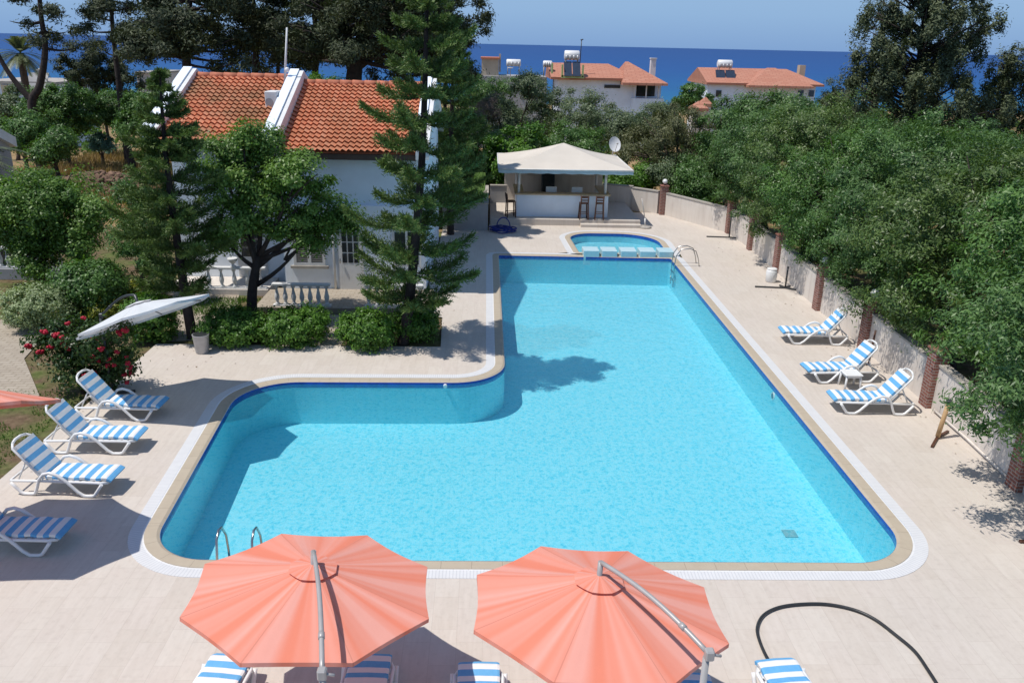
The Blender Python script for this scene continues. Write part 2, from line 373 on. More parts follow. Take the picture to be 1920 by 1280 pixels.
def m_fabric(name, a, b, tr):
    m, nt, p = mat_new(name); s = attr(nt, 's')
    cv = N(nt, 'ShaderNodeCombineXYZ'); L(nt, s, cv.inputs[0]); n1 = noise_(nt, cv.outputs[0], 2.4, 2, .5); n2 = noise_(nt, coords(nt, 'obj'), 2.2, 6, .65)
    c = ramp(nt, n1, [(.40, a), (.60, b)]); c = mixc(nt, math_(nt, 'MULTIPLY', n2, .25), c, tuple(x * .85 for x in a))
    seam = math_(nt, 'LESS_THAN', math_(nt, 'ABSOLUTE', math_(nt, 'SUBTRACT', math_(nt, 'FRACT', math_(nt, 'MULTIPLY', math_(nt, 'SUBTRACT', s, .05), .8)), .0)), .014)
    c = mixc(nt, math_(nt, 'MULTIPLY', seam, .35), c, tuple(x * .55 for x in a))
    L(nt, bump(nt, n2, .25, .03), p.inputs['Normal'])
    L(nt, c, p.inputs['Base Color']); p.inputs['Roughness'].default_value = .8; p.inputs['Specular IOR Level'].default_value = .15
    t = N(nt, 'ShaderNodeBsdfTranslucent'); L(nt, mixc(nt, 1., c, (1., .9, .9), 'MULTIPLY'), t.inputs[0])
    mx = N(nt, 'ShaderNodeMixShader'); mx.inputs[0].default_value = tr
    L(nt, p.outputs[0], mx.inputs[1]); L(nt, t.outputs[0], mx.inputs[2]); L(nt, mx.outputs[0], nt.nodes['Material Output'].inputs[0]); return m
M['coral'] = m_fabric('coral_parasol_fabric', (.80, .255, .165), (.83, .40, .325), .13)
M['whitefab'] = m_fabric('white_parasol_fabric', (.68, .70, .71), (.74, .75, .76), .2)

# ------------------------------------------------------------------ foliage
def quads(c, n, Ln, Wd, rng, tdir=None):
    k = len(c)
    t = rng.normal(size=(k, 3)) if tdir is None else tdir + rng.normal(size=(k, 3)) * .25
    t -= n * np.sum(t * n, 1)[:, None]; t /= np.linalg.norm(t, axis=1)[:, None] + 1e-9
    b = np.cross(n, t); l = (Ln * rng.uniform(.65, 1.3, k))[:, None] * .5; w = (Wd * rng.uniform(.7, 1.25, k))[:, None] * .5
    V = np.empty((k, 4, 3)); V[:, 0] = c - t * l; V[:, 1] = c + b * w + n * w * .3; V[:, 2] = c + t * l; V[:, 3] = c - b * w + n * w * .3
    return V.reshape(-1, 3)
def leafmesh(name, V, tone, mat, parent, org=None):
    o0 = np.array(org if org is not None else (ORG.get(parent.name, Vector()) if parent is not None else (0, 0, 0)), float)
    V = (V - o0).astype(np.float32); nf = len(V) // 4
    me = bpy.data.meshes.new(name); me.vertices.add(len(V)); me.vertices.foreach_set('co', V.ravel())
    me.loops.add(len(V)); me.loops.foreach_set('vertex_index', np.arange(len(V), dtype=np.int32))
    me.polygons.add(nf); me.polygons.foreach_set('loop_start', np.arange(0, len(V), 4, dtype=np.int32))
    a = me.attributes.new('tone', 'FLOAT', 'FACE'); a.data.foreach_set('value', np.clip(tone, 0, 1).astype(np.float32))
    me.materials.append(mat); me.update(calc_edges=True)
    o = bpy.data.objects.new(name, me); place(o, parent)
    if parent is None: o.location = tuple(o0)
    return o
def cloud(blobs, n, Ln, Wd, seed, clump=.32, nc=None, inner=.3, up=.4, p=2.0, squash=.7, rough=.05):
    rng = np.random.default_rng(seed); B = np.array(blobs, float)
    w = (B[:, 3] * B[:, 4] * B[:, 5]) ** (2 / 3); w /= w.sum()
    nc = nc or max(12, n // 220); bi = rng.choice(len(B), nc, p=w)
    d = rng.normal(size=(nc, 3)); d /= (np.abs(d) ** p).sum(1)[:, None] ** (1 / p)
    r = 1 - .22 * rng.random(nc) ** 1.5; deep = rng.random(nc) < inner; r[deep] = rng.random(deep.sum()) ** .5 * .85
    r += rng.normal(size=nc) * rough
    cc = B[bi, :3] + d * r[:, None] * B[bi, 3:6]; ct = rng.random(nc)
    ci = rng.integers(0, nc, n); cr = clump * rng.uniform(.6, 1.35, nc)
    off = rng.normal(size=(n, 3)) * .62; off *= cr[ci][:, None]; off[:, 2] *= squash
    c = cc[ci] + off
    nn = d[ci] * .7 + np.array([0, 0, up]) + off / cr[ci][:, None] * .45 + rng.normal(size=(n, 3)) * .5; nn /= np.linalg.norm(nn, axis=1)[:, None]
    return quads(c, nn, Ln, Wd, rng), ct[ci] * .45 + rng.random(n) * .55
def curve(a, b, bend, n=6):
    a, b, bend = Vector(a), Vector(b), Vector(bend)
    return [a.lerp(b, i / n) + bend * math.sin(PI * i / n) for i in range(n + 1)]
def tree(name, label, cat, base, blobs, n, Ln, Wd, mat, seed, trunk_r=.15, trunk_top=None, bark='bark', group=None, p=2.0, clump=.32, limbs=True, nc=None, inner=.3, up=.4, part='crown', stems=None, rough=.05):
    base = Vector(base); t = thing(name, base, label, cat, group)
    V, tone = cloud(blobs, n, Ln, Wd, seed, clump, nc, inner, up, p, rough=rough)
    leafmesh(part, V, tone, M[mat], t)
    mb = MB(); rnd = random.Random(seed)
    cx = sum(b[0] for b in blobs) / len(blobs); cy = sum(b[1] for b in blobs) / len(blobs); zt = max(b[2] for b in blobs)
    top = Vector(trunk_top) if trunk_top else Vector((cx, cy, base.z + (zt - base.z) * .55))
    if stems is None:
        P = curve(base - Vector((0, 0, .15)), top, (rnd.uniform(-.1, .1), rnd.uniform(-.1, .1), 0)); k = len(P) - 1
        mb.tube(P, [trunk_r * (1.25 if i == 0 else 1.05 - .4 * i / k) for i in range(k + 1)], 8)
        if limbs:
            for b in blobs:
                q = Vector(b[:3]); s = base.lerp(top, rnd.uniform(.55, 1.0))
                mb.tube(curve(s, q, (0, 0, rnd.uniform(-.15, .1))), [trunk_r * .5 * (1 - .13 * i) for i in range(7)], 6)
                for _ in range(2):
                    e = q + Vector((rnd.uniform(-.8, .8) * b[3], rnd.uniform(-.8, .8) * b[4], rnd.uniform(0, .8) * b[5]))
                    mb.tube(curve(s.lerp(q, .6), e, (0, 0, .05), 4), [trunk_r * .25 * (1 - .18 * i) for i in range(5)], 5)
    else:
        for _ in range(stems):
            b = rnd.choice(blobs); e = Vector((b[0] + rnd.uniform(-.6, .6) * b[3], b[1] + rnd.uniform(-.6, .6) * b[4], b[2] + rnd.uniform(-.2, .5) * b[5]))
            s = base + Vector((rnd.uniform(-.12, .12), rnd.uniform(-.12, .12), -.05)); mb.tube(curve(s, e, (0, 0, .05), 4), [trunk_r * (1 - .2 * i) for i in range(5)], 5)
    mb.build('trunk' if stems is None else 'stems', M[bark], t)
    return t

# ================================================================== SETTING
def arc_poly(pts):                            # polygon with rounded corners: (x, y, radius)
    out = []; n = len(pts)
    for i, (x, y, r) in enumerate(pts):
        P = Vector((x, y)); a = (Vector(pts[i - 1][:2]) - P).normalized(); b = (Vector(pts[(i + 1) % n][:2]) - P).normalized()
        ang = a.angle(b); d = r / math.tan(ang / 2); c = P + (a + b).normalized() * (r / math.sin(ang / 2))
        s = P + a * d; e = P + b * d; k = 14 if r > .2 else 2
        a0 = math.atan2(*(s - c).yx); a1 = math.atan2(*(e - c).yx); da = (a1 - a0 + PI) % (2 * PI) - PI
        out += [(c.x + r * math.cos(a0 + da * j / k), c.y + r * math.sin(a0 + da * j / k)) for j in range(k + 1)]
    return out
def resample(poly, step):
    out = []
    for i, p in enumerate(poly):
        q = poly[(i + 1) % len(poly)]; d = math.dist(p, q); k = max(1, int(d / step))
        out += [(p[0] + (q[0] - p[0]) * j / k, p[1] + (q[1] - p[1]) * j / k) for j in range(k) if d > 1e-4]
    return out
def offset(poly, d):                          # outward for counter-clockwise loops
    n = len(poly); out = []
    for i in range(n):
        a, b, c = Vector(poly[i - 1]), Vector(poly[i]), Vector(poly[(i + 1) % n])
        n1 = Vector(((b - a).y, -(b - a).x)).normalized(); n2 = Vector(((c - b).y, -(c - b).x)).normalized()
        m = (n1 + n2); m = m / max(.25, m.length_squared / 2) if m.length > 1e-5 else n1
        out.append((b.x + m.x * d, b.y + m.y * d))
    return out
def loops_mesh(name, loops, z, mat, parent=None):
    L3 = [[Vector((p[0], p[1], 0)) for p in l] for l in loops]
    tri = tessellate_polygon(L3); flat = [p for l in L3 for p in l]
    mb = MB(); fs = []
    for t in tri:
        a, b, c = (flat[i] for i in t)
        fs.append(t if (b - a).cross(c - a).z > 0 else t[::-1])
    mb.add([(p.x, p.y, z) for p in flat], fs); return mb.build(name, mat, parent)
def cum(poly):
    s = [0.0]
    for i in range(1, len(poly) + 1): s.append(s[-1] + math.dist(poly[i - 1], poly[i % len(poly)]))
    return s
def ring(mb, A, B, za, zb, s=None):           # strip between two loops
    n = len(A); s = s or cum(A)
    vs = []; at_ = []
    for i in range(n + 1):
        j = i % n; vs += [(A[j][0], A[j][1], za), (B[j][0], B[j][1], zb)]; at_ += [s[i] + .001, s[i] + .001]
    mb.add(vs, [(2 * i, 2 * i + 1, 2 * i + 3, 2 * i + 2) for i in range(n)], at_)

POOL = resample(arc_poly([(-5.52, 11.62, 1.05), (7.28, 11.56, 1.05), (7.43, 32.35, .06), (.49, 32.5, .06), (.52, 19.2, 1.35), (-6.0, 19.12, 1.35)]), .25)
WADE = resample(arc_poly([(3.82, 33.2, .06), (7.5, 33.2, .06), (7.6, 36.9, 1.7), (3.65, 36.9, 1.1)]), .2)
WL = -.07
def build_pool(P, tname, label, cat, depth, loc, wname, grate=True):
    t = thing(tname, loc, label, cat)
    E0 = offset(P, .05); E1 = offset(P, .25); E2 = offset(P, .285); E3 = offset(P, .50)
    mb = MB(); ring(mb, P, P, -.16, -depth)
    loopf = [Vector((p[0], p[1], 0)) for p in P]; tri = tessellate_polygon([loopf])
    fs = [t_ if (loopf[t_[1]] - loopf[t_[0]]).cross(loopf[t_[2]] - loopf[t_[0]]).z > 0 else t_[::-1] for t_ in tri]
    mb.add([(p.x, p.y, -depth) for p in loopf], fs); mb.build('basin', M['tile'], t)
    mb = MB(); Pi = offset(P, -.004); ring(mb, Pi, Pi, -.012, -.16); mb.build('waterline_band', M['bandblue'], t)
    mb = MB(); ring(mb, P, E0, -.012, .012); ring(mb, E0, E1, .012, .014); ring(mb, E1, E1, .014, -.01); mb.build('coping', M['coping'], t)
    mb = MB(); ring(mb, E1, E2, .004, .004); mb.build('gutter_rim', M['gutteredge'], t)
    mb = MB(); ring(mb, E2, E3, .008, .008); ring(mb, E3, E3, .008, -.05); mb.build('overflow_grate', M['grate'], t)
    return t, E3
pool, PO = build_pool(POOL, 'swimming_pool', 'large L-shaped swimming pool with blue waterline tiles and sandstone coping', 'swimming pool', 1.15, (1, 20, 0), 'pool_water')
wade, WO = build_pool(WADE, 'wading_pool', 'small D-shaped wading pool in front of the poolside bar', 'wading pool', .42, (5.6, 35, 0), 'wading_water')
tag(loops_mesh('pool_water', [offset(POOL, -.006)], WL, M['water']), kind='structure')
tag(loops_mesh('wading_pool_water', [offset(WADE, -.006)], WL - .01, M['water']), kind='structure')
for (px, py, sg) in ((1606, 945, -1), (1450, 742, -1)):
    q = gp(px, py, -.28); q.x = 7.34
    MB().tube([q + Vector((.05, 0, 0)), q + Vector((-.03, 0, 0))], .10, 16).build('pool_light', M['plastic'], pool)
    MB().tube([q + Vector((-.02, 0, 0)), q + Vector((-.035, 0, 0))], .075, 16).build('pool_lens', M['panel'], pool)
q = gp(835, 722, -.09); MB().tube([(q.x, 19.3, -.09), (q.x, 19.11, -.09)], .05, 12).build('skimmer_fitting', M['plastic'], pool)
for (px, py) in ((1481, 1000), (922, 497)):
    q = gp(px, py, -1.14); MB().span((q.x - .13, q.y - .13, -1.15), (q.x + .13, q.y + .13, -1.13)).build('floor_drain', plain('drain_cover', (.20, .42, .44), .5, .2, 6.), pool)

GX = -9.45
DECK = [(GX, 0), (10.8, 0), (10.9, 18), (11.35, 26), (11.6, 37.6), (9.2, 42.0), (.15, 42.), (.1, 37.1), (-2.0, 37.1), (-2.0, 24.6), (-1.35, 24.4), (-1.25, 21.75), (-9.1, 21.75)]
# shared outer rim of pool + wading pool (they touch): deck is cut by both rims
def union_rim():
    A = [p for p in PO if not (p[1] > 32.55 and 3.0 < p[0])]
    k = max(range(len(A)), key=lambda i: math.dist(A[i - 1], A[i])); A = A[k:] + A[:k]
    W = [p for p in WO if p[1] > 33.1]
    k = max(range(len(W)), key=lambda i: math.dist(W[i - 1], W[i])); W = W[k:] + W[:k]
    return A, W
A_, W_ = union_rim()
RIM = A_ + W_
# A_ starts on the top edge left of the wading pool and runs counter-clockwise to the right edge; W_ runs right side -> top -> left side
tag(loops_mesh('pool_deck', [DECK, RIM], 0.0, M['deck']), kind='structure')

def hgt(x, y):
    if y < 48: z = 0.0
    elif y < 100: z = -(y - 48) * .075
    else: z = -3.9 - (y - 100) * .052
    if y > 44: z += noise.noise(Vector((x * .05, y * .05, 0))) * min(1.2, (y - 44) * .05)
    return z
GRIM = offset(RIM, -.05)
tag(loops_mesh('ground', [[(-40, -3), (40, -3), (40, 44), (-40, 44)], GRIM], -.05, M['ground']), kind='structure')
mb = MB(); ys = [44 + 2.5 * i for i in range(30)] + [119 + 14 * i for i in range(36)]
xs = [i / 40 for i in range(41)]
vs = []
for y in ys:
    for x in xs:
        wdt = 42 + (y - 44) * 1.1; X = -wdt + 2 * wdt * x; vs.append((X, y, hgt(X, y) - .05))
mb.add(vs, [(j * 41 + i, j * 41 + i + 1, (j + 1) * 41 + i + 1, (j + 1) * 41 + i) for j in range(len(ys) - 1) for i in range(40)], smooth=True)
tag(mb.build('hillside', M['ground']), kind='structure')
mb = MB(); yy = [380, 700, 1500, 4000, 12000, 70000]
vs = [(s * (y * 1.6 + 500), y, -25) for y in yy for s in (-1, 1)]
mb.add(vs, [(2 * i, 2 * i + 1, 2 * i + 3, 2 * i + 2) for i in range(len(yy) - 1)])
tag(mb.build('sea', M['sea']), kind='structure')
# garden paths of stone pavers, left
for k, poly in enumerate(([(-14.6, 21.8), (-13.2, 19.9), (-11.2, 17.6), (-10.5, 18.2), (-12.1, 20.6), (-12.6, 23.0), (-14.4, 24)], [(-8.9, 22.0), (-7.9, 22.2), (-7.6, 24.1), (-8.2, 26.6), (-10.4, 26.6), (-9.4, 24.2)], [(-5.0, 21.75), (-4.05, 21.75), (-3.9, 24.6), (-4.9, 24.6)])):
    tag(loops_mesh('garden_path', [poly], -.025, M['pavers']), kind='structure')

def grass(name, area, n, hmin, hmax, w, mat, seed, label, zf=None):
    rng = np.random.default_rng(seed); (x0, x1, y0, y1) = area
    c = np.stack([rng.uniform(x0, x1, n), rng.uniform(y0, y1, n), np.zeros(n)], 1)
    keep = np.array([noise.noise(Vector((a * .8, b * .8, seed))) > -.18 for a, b in c[:, :2]]); c = c[keep]; n = len(c)
    h = rng.uniform(hmin, hmax, n); c[:, 2] = [zf(a, b) for a, b in c[:, :2]] if zf else -.05
    a = rng.uniform(0, 2 * PI, n); b = np.stack([np.cos(a), np.sin(a), 0 * a], 1) * w; l = rng.normal(size=(n, 3)) * .35; l[:, 2] = 1
    V = np.empty((n, 4, 3)); V[:, 0] = c - b; V[:, 1] = c + b; V[:, 2] = c + l * h[:, None] + b * .2; V[:, 3] = c + l * h[:, None] - b * .2
    o = leafmesh(name, V.reshape(-1, 3), rng.random(n), M[mat], None); return tag(o, label, 'grass', kind='stuff')
grass('lawn_grass', (-13., -9.5, 10.5, 18.5), 9000, .02, .07, .012, 'lf_grass', 3, 'thin patchy grass on brown soil beside the left loungers')
grass('garden_grass', (-10.2, -6.9, 24.4, 26.2), 4500, .04, .14, .015, 'lf_grass', 4, 'green grass edging by the steps left of the white house')
grass('dry_grass', (-30, -10.5, 41, 70), 42000, .15, .6, .025, 'lf_dry', 5, 'tall dry straw coloured grass on the open plot behind the rubble', lambda a, b: hgt(a, b) - .05)

# ================================================================== HOUSE
HX0, HXM, HX1 = -10.5, -6.75, -2.05
YW, YE, YR, YB = 27.1, 26.62, 31.0, 35.4
house = thing('white_house', ((HX0 + HX1) / 2, YW, 0), 'white poolside house with two orange tiled roofs and white gable parapets', 'house')
def gable(x0, x1, ze, zr, yw):
    prof = [(yw, -.1), (YB - .4, -.1), (YB - .4, ze + .12), (YR, zr - .12), (yw, ze + .12)]
    return prof, x0, x1
EL, ER, ZL, ZR_ = 4.98, 4.72, 6.72, 6.55
wb = MB(); wb.prism([(YW, -.1), (YB - .4, -.1), (YB - .4, ER - .1), (YR, ZR_ - .25), (YW, ER - .05)], HXM, HX1, 'x').build('wall', M['plaster'], house)
wb = MB(); wb.prism([(YW + 1.1, -.1), (YB - .4, -.1), (YB - .4, EL - .1), (YR, ZL - .25), (YW + 1.1, EL + .15)], HX0, HXM - .004, 'x').build('wall', M['plaster'], house)
MB().span((HXM + .05, YW - .16, -.08), (HX1 + .03, YW - .004, 2.95)).build('plinth_wall', M['plaster'], house)
def tiled(x0, x1, ye, ze, yr, zr, mat, name='roof'):
    nx = int((x1 - x0) / .19); nc = 17; per = 6
    def f(u, v):
        c = min(nc - 1, int(v * nc * 1.0 - 1e-9)) if v < 1 else nc - 1
        fr = v * nc - c; x = x0 + (x1 - x0) * u; ph = (u * nx) % 1.0
        y = ye + (yr - ye) * v; z = ze + (zr - ze) * v
        return Vector((x, y, z + .035 * (math.sin(2 * PI * ph) + .35 * math.sin(4 * PI * ph)) + .045 * (1 - fr) - .02))
    mb = MB(); rnd = random.Random(3); tones = {}
    nu = nx * per
    vs = []; fs = []; A = []
    for c in range(nc):
        for e in (0.0, 1.0):
            v = (c + e) / nc
            for i in range(nu + 1):
                u = i / nu; ph = (u * nx) % 1.0; x = x0 + (x1 - x0) * u
                vs.append((x, ye + (yr - ye) * v - (.065 if e == 0 else 0), ze + (zr - ze) * v + .03 * (math.sin(2 * PI * ph) + .3 * math.sin(4 * PI * ph)) + (.05 if e == 0 else 0)))
                A.append(.05 + .9 * tones.setdefault((c, int(u * nx)), rnd.random()))
    for r in range(2 * nc - 1):
        for i in range(nu): fs.append((r * (nu + 1) + i, r * (nu + 1) + i + 1, (r + 1) * (nu + 1) + i + 1, (r + 1) * (nu + 1) + i))
    mb.add(vs, fs, A, False)
    # underside and back slope
    mb.add([(x0, ye + .05, ze - .08), (x1, ye + .05, ze - .08), (x1, yr, zr - .1), (x0, yr, zr - .1)], [(3, 2, 1, 0)], [.5] * 4)
    mb.add([(x0, yr, zr), (x1, yr, zr), (x1, 2 * yr - ye, ze), (x0, 2 * yr - ye, ze)], [(0, 1, 2, 3)], [.5] * 4)
    o = mb.build(name, mat, house)
    rc = MB(); k = int((x1 - x0) / .42)
    for i in range(k):
        a, b = x0 + (x1 - x0) * i / k, x0 + (x1 - x0) * (i + 1) / k
        rc.tube([(a, yr, zr + .0), (b + .03, yr, zr + .0)], [.135, .115], 10)
    rc.build('ridge_cap', M['ridge'], o)
    return o
tiled(HX0 + .2, HXM - .2, YE, EL, YR, ZL, M['roofmoss'])
tiled(HXM + .2, HX1 - .2, YE, ER, YR, ZR_, M['roof'])
for (x, w, ze, zr, tn) in ((HX0, .42, EL, ZL, 1), (HXM, .42, EL, ZL, 1), (HX1, .42, ER, ZR_, 1)):
    d = .24
    MB().prism([(YE - .1, ze - .22), (YE - .1, ze + d), (YR, zr + d), (2 * YR - YE + .1, ze + d), (2 * YR - YE + .1, ze - .22), (YR, zr - .25)], x - w / 2, x + w / 2, 'x').build('gable_parapet', M['trimwhite'], house)
    MB().prism([(YE - .14, ze + d + .003), (YE - .14, ze + d + .06), (YR, zr + d + .06), (YR, zr + d + .003)], x - w / 2 - .04, x + w / 2 - .16, 'x').build('parapet_coping', M['plaster'], house)
MB().span((HX0 + .22, YE + .08, EL - .28), (HXM - .22, YW + 1.1 - .004, EL - .1)).build('eave_soffit', M['soffit'], house)
MB().span((HXM + .22, YE + .08, ER - .28), (HX1 - .22, YW - .004, ER - .1)).build('eave_soffit', M['soffit'], house)
# window with shutters, door
yf = YW - .165
a = at(548, 440, yf); b = at(611, 497, yf)
win = MB(); x0, x1, z0, z1 = a.x, b.x, b.z, a.z
for s in ((x0, z0, x1, z0 + .08), (x0, z1 - .08, x1, z1), (x0, z0 + .08, x0 + .09, z1 - .08), (x1 - .09, z0 + .08, x1, z1 - .08), ((x0 + x1) / 2 - .06, z0 + .08, (x0 + x1) / 2 + .06, z1 - .08)):
    win.span((s[0], yf - .05, s[1]), (s[2], yf, s[3]))
wo = win.build('window', M['trimwhite'], house)
sl = MB()
for i in range(13):
    zz = z0 + .1 + (z1 - z0 - .2) * i / 12.5
    sl.box(((x0 + x1) / 2, yf - .02, zz + .03), (x1 - x0 - .2, .02, .075), Matrix.Rotation(.5, 3, 'X'))
sl.build('shutter', M['glasslouvre'], wo)
MB().span((x0 - .1, yf - .12, z0 - .1), (x1 + .1, yf, z0 - .01)).build('sill', M['concrete'], wo)
a = at(632, 432, yf); b = at(684, 540, yf); x0, x1, z1 = a.x, b.x, a.z
do = MB().span((x0, yf - .05, .12), (x1, yf, z1)).build('door', M['trimwhite'], house)
gl = MB(); gw = (x1 - x0 - .25) / 3
for i in range(3):
    for j in range(3):
        gl.span((x0 + .14 + gw * i, yf - .058, 1.05 + .36 * j), (x0 + .1 + gw * (i + 1), yf - .045, 1.05 + .36 * j + .32))
gl.prism([(x0 + .14 + (x1 - x0 - .28) * (.5 - .5 * math.cos(PI * i / 10)), 2.15 + .3 * math.sin(PI * i / 10)) for i in range(11)], yf - .058, yf - .045, 'y')
gl.build('glazing', M['glassdark'], do)
MB().tube([(x0 + .07, yf - .1, 1.05), (x0 + .07, yf - .1, 1.2)], .02).build('handle', M['steel'], do)
for (pa, pb) in (((735, 430), (790, 500)),):
    a = at(*pa, yf); b = at(*pb, yf)
    w2 = MB(); w2.span((a.x, yf - .04, b.z), (b.x, yf, a.z)); w2 = w2.build('window', M['trimwhite'], house)
    MB().span((a.x + .08, yf - .05, b.z + .08), ((a.x + b.x) / 2 - .04, yf - .03, a.z - .08)).span(((a.x + b.x) / 2 + .04, yf - .05, b.z + .08), (b.x - .08, yf - .03, a.z - .08)).build('pane', M['glassdark'], w2)
MB().tube([(at(628, 500, yf).x, yf - .05, .1), (at(628, 500, yf).x, yf - .05, 2.9)], .04).build('downpipe', M['trimwhite'], house)
a = at(338, 440, YW + 1.05); b = at(400, 480, YW + 1.05)
w3 = MB().span((-8.6, YW + 1.04, .2), (-7.6, YW + 1.098, 2.3)).build('door', M['trimwhite'], house)
MB().span((-8.45, YW + 1.03, .9), (-8.13, YW + 1.05, 2.15)).span((-8.07, YW + 1.03, .9), (-7.75, YW + 1.05, 2.15)).build('glazing', M['glassdark'], w3)
MB().span((-7.2, 24.75, -.06), (-1.75, YW - .17, .14)).build('porch_floor', M['pavers'], house)
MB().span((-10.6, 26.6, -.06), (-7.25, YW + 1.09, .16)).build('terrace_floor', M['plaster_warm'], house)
# condenser unit and mast on the middle parapet
q = at(518, 188, 29.2)
ac = thing('air_conditioner', (q.x, 29.2, q.z - .35), 'white air conditioner outdoor unit bracketed beside the middle roof parapet', 'air conditioner')
acx = HXM - .47
MB().span((acx - .2, 28.8, q.z - .38), (acx + .2, 29.6, q.z + .3), .02).build('casing', M['trimwhite'], ac)
MB().tube([(acx - .06, 28.79, q.z - .04), (acx - .06, 28.775, q.z - .04)], .13, 14).build('fan_grille', M['plaster_grey'], ac)
for yy_ in (29.0, 29.4): MB().span((acx - .18, yy_, q.z - .44), (acx + .26, yy_ + .06, q.z - .385)).build('bracket', M['alu'], ac)
p0 = at(532, 150, 30.4); p1 = at(538, 52, 30.4)
mast = thing('mast', (p0.x, 30.4, 6.3), 'tall thin white mast rising beside the middle roof parapet', 'mast')
MB().tube([(p0.x, 30.4, 6.3), (p1.x, 30.4, p1.z)], [.045, .03]).build('pole', M['trimwhite'], mast)
MB().sphere((p0.x + .14, 30.4, at(536, 131, 30.4).z), .09).build('ball_fitting', M['plastic'], mast)

BAL = [(.075, 0), (.085, .03), (.05, .06), (.045, .1), (.075, .2), (.08, .26), (.06, .36), (.038, .47), (.036, .53), (.06, .57), (.07, .6), (.07, .62)]
def balustrade(name, label, xa, xb, y, z, n, ends=(True, True), group='white balustrades', sc=1.0):
    t = thing(name, ((xa + xb) / 2, y, z), label, 'balustrade', group)
    MB().span((xa, y - .09, z + .66 * sc), (xb, y + .09, z + .74 * sc), .015).build('handrail', M['trimwhite'], t)
    MB().span((xa, y - .09, z - .02), (xb, y + .09, z + .05)).build('base_rail', M['trimwhite'], t)
    for i in range(n):
        x = xa + (xb - xa) * (i + .5) / n
        MB().lathe((x, y, z + .05), [(r, h * sc * .98) for r, h in BAL], 12).build('baluster', M['trimwhite'], t)
    return t
balustrade('balustrade', 'white balustrade on the porch in front of the shuttered window', -6.65, -4.85, 24.95, .14, 7)
balustrade('balustrade', 'white balustrade on the porch right of the arched glass door', -3.8, -1.95, 24.95, .14, 7)
balustrade('balustrade', 'white balustrade on the terrace behind the citrus tree', -9.4, -7.3, 26.75, .16, 5)
ub = gp(437, 505, .0); 
ur = thing('garden_urn', (-8.35, 26.75, .9), 'white urn standing on the terrace balustrade left of the citrus tree', 'urn')
MB().lathe((-8.35, 26.75, .9), [(.1, 0), (.1, .03), (.04, .06), (.05, .1), (.14, .2), (.17, .28), (.15, .3)]).build('bowl', M['trimwhite'], ur)

# ================================================================== BAR
bz = .3
bar = thing('bar_kiosk', (3.6, 39.1, 0), 'open poolside bar with white counter and cream hipped canvas roof', 'bar')
MB().span((.15, 38.45, -.04), (7.25, 44.2, bz), .02).build('platform', M['deck'], bar)
MB().span((4.4, 38.1, -.04), (7.25, 38.445, .15), .02).build('step', M['deck'], bar)
MB().span((1.4, 39.05, bz), (5.75, 39.3, 1.33)).span((1.4, 39.304, bz), (1.65, 41.6, 1.33)).span((5.5, 39.304, bz), (5.75, 41.6, 1.33)).build('counter', M['plaster'], bar)
MB().span((1.3, 38.95, 1.334), (5.85, 39.45, 1.4), .01).span((1.3, 39.454, 1.334), (1.75, 41.7, 1.4), .01).span((5.4, 39.454, 1.334), (5.85, 41.7, 1.4), .01).build('countertop', M['woodtop'], bar)
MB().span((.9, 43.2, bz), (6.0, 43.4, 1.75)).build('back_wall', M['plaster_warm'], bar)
ze = 2.62
c = [at(935, 316, 38.4), at(1188, 322, 38.4)]; ze = (c[0].z + c[1].z) / 2
fl, fr = Vector((c[0].x, 38.4, ze)), Vector((c[1].x, 38.4, ze))
yb = gp(1158, 292, ze).y; bl, br = Vector((c[0].x, yb, ze)), Vector((c[1].x, yb, ze))
pk = at(1057, 268, (38.4 + yb) / 2)
rm = MB(); K = 10
def tri(a, b, apex):
    def f(u, v):
        p = a.lerp(b, u).lerp(apex, v); p.z -= .16 * math.sin(PI * v) * (.5 + .5 * math.sin(PI * u)); return p
    rm.grid(f, 10, 10)
tri(fl, fr, pk); tri(fr, br, pk); tri(br, bl, pk); tri(bl, fl, pk)
ro = rm.build('canvas_roof', M['canvas'], bar)
vm = MB()
for a, b in ((fl, fr), (fr, br), (br, bl), (bl, fl)):
    d = (b - a).normalized(); nrm = Vector((d.y, -d.x, 0)) * .012
    vm.grid(lambda u, v: a.lerp(b, u) + nrm + Vector((0, 0, -.16 * v - .03 * v * abs(math.sin(u * 26)))), 60, 2)
vm.build('valance', plain('blue_grey_valance', (.42, .52, .56), .8, .1, 3.), ro)
for (x, y) in ((1.5, 39.15), (5.6, 39.15), (1.5, 42.6), (5.6, 42.6), (3.2, 42.6)):
    MB().tube([(x, y, bz if y > 40 else 1.4), (x, y, ze + .05)], .065).build('post', M['trimwhite'], bar)
MB().tube([fl, fr, br, bl, fl], .035).build('roof_frame', M['trimwhite'], bar)
q = at(1152, 271, yb - .2)
sd = thing('satellite_dish', (q.x - .1, yb - .2, ze + .1), 'white satellite dish on a short pole at the bar roof corner', 'satellite dish')
dm = MB(); ax = Vector((.25, -.9, .35)).normalized(); e1 = ax.cross(Vector((0, 0, 1))).normalized(); e2 = e1.cross(ax)
def dish(u, v):
    a = 2 * PI * u; r = .40 * v
    return q + (e1 * math.cos(a) * .82 + e2 * math.sin(a)) * r * 1.0 + ax * (.5 * r * r - .02)
dm.grid(dish, 24, 6).build('reflector', M['plastic'], sd)
dm.grid(lambda u, v: dish(u, v) - ax * .015, 24, 6)
MB().tube([(q.x - .05, yb - .05, ze - .1), q + ax * -.06], .035).build('mount', M['alu'], sd)
MB().tube([q + e2 * -.38, q + ax * .38 + e2 * -.05], .015).sphere(q + ax * .38 + e2 * -.05, .05).build('feed_arm', M['alu'], sd)
fx = at(1027, 340, 42.9).x
fg = thing('drinks_fridge', (fx, 42.8, bz), 'tall dark glass fronted drinks fridge behind the bar counter', 'fridge')
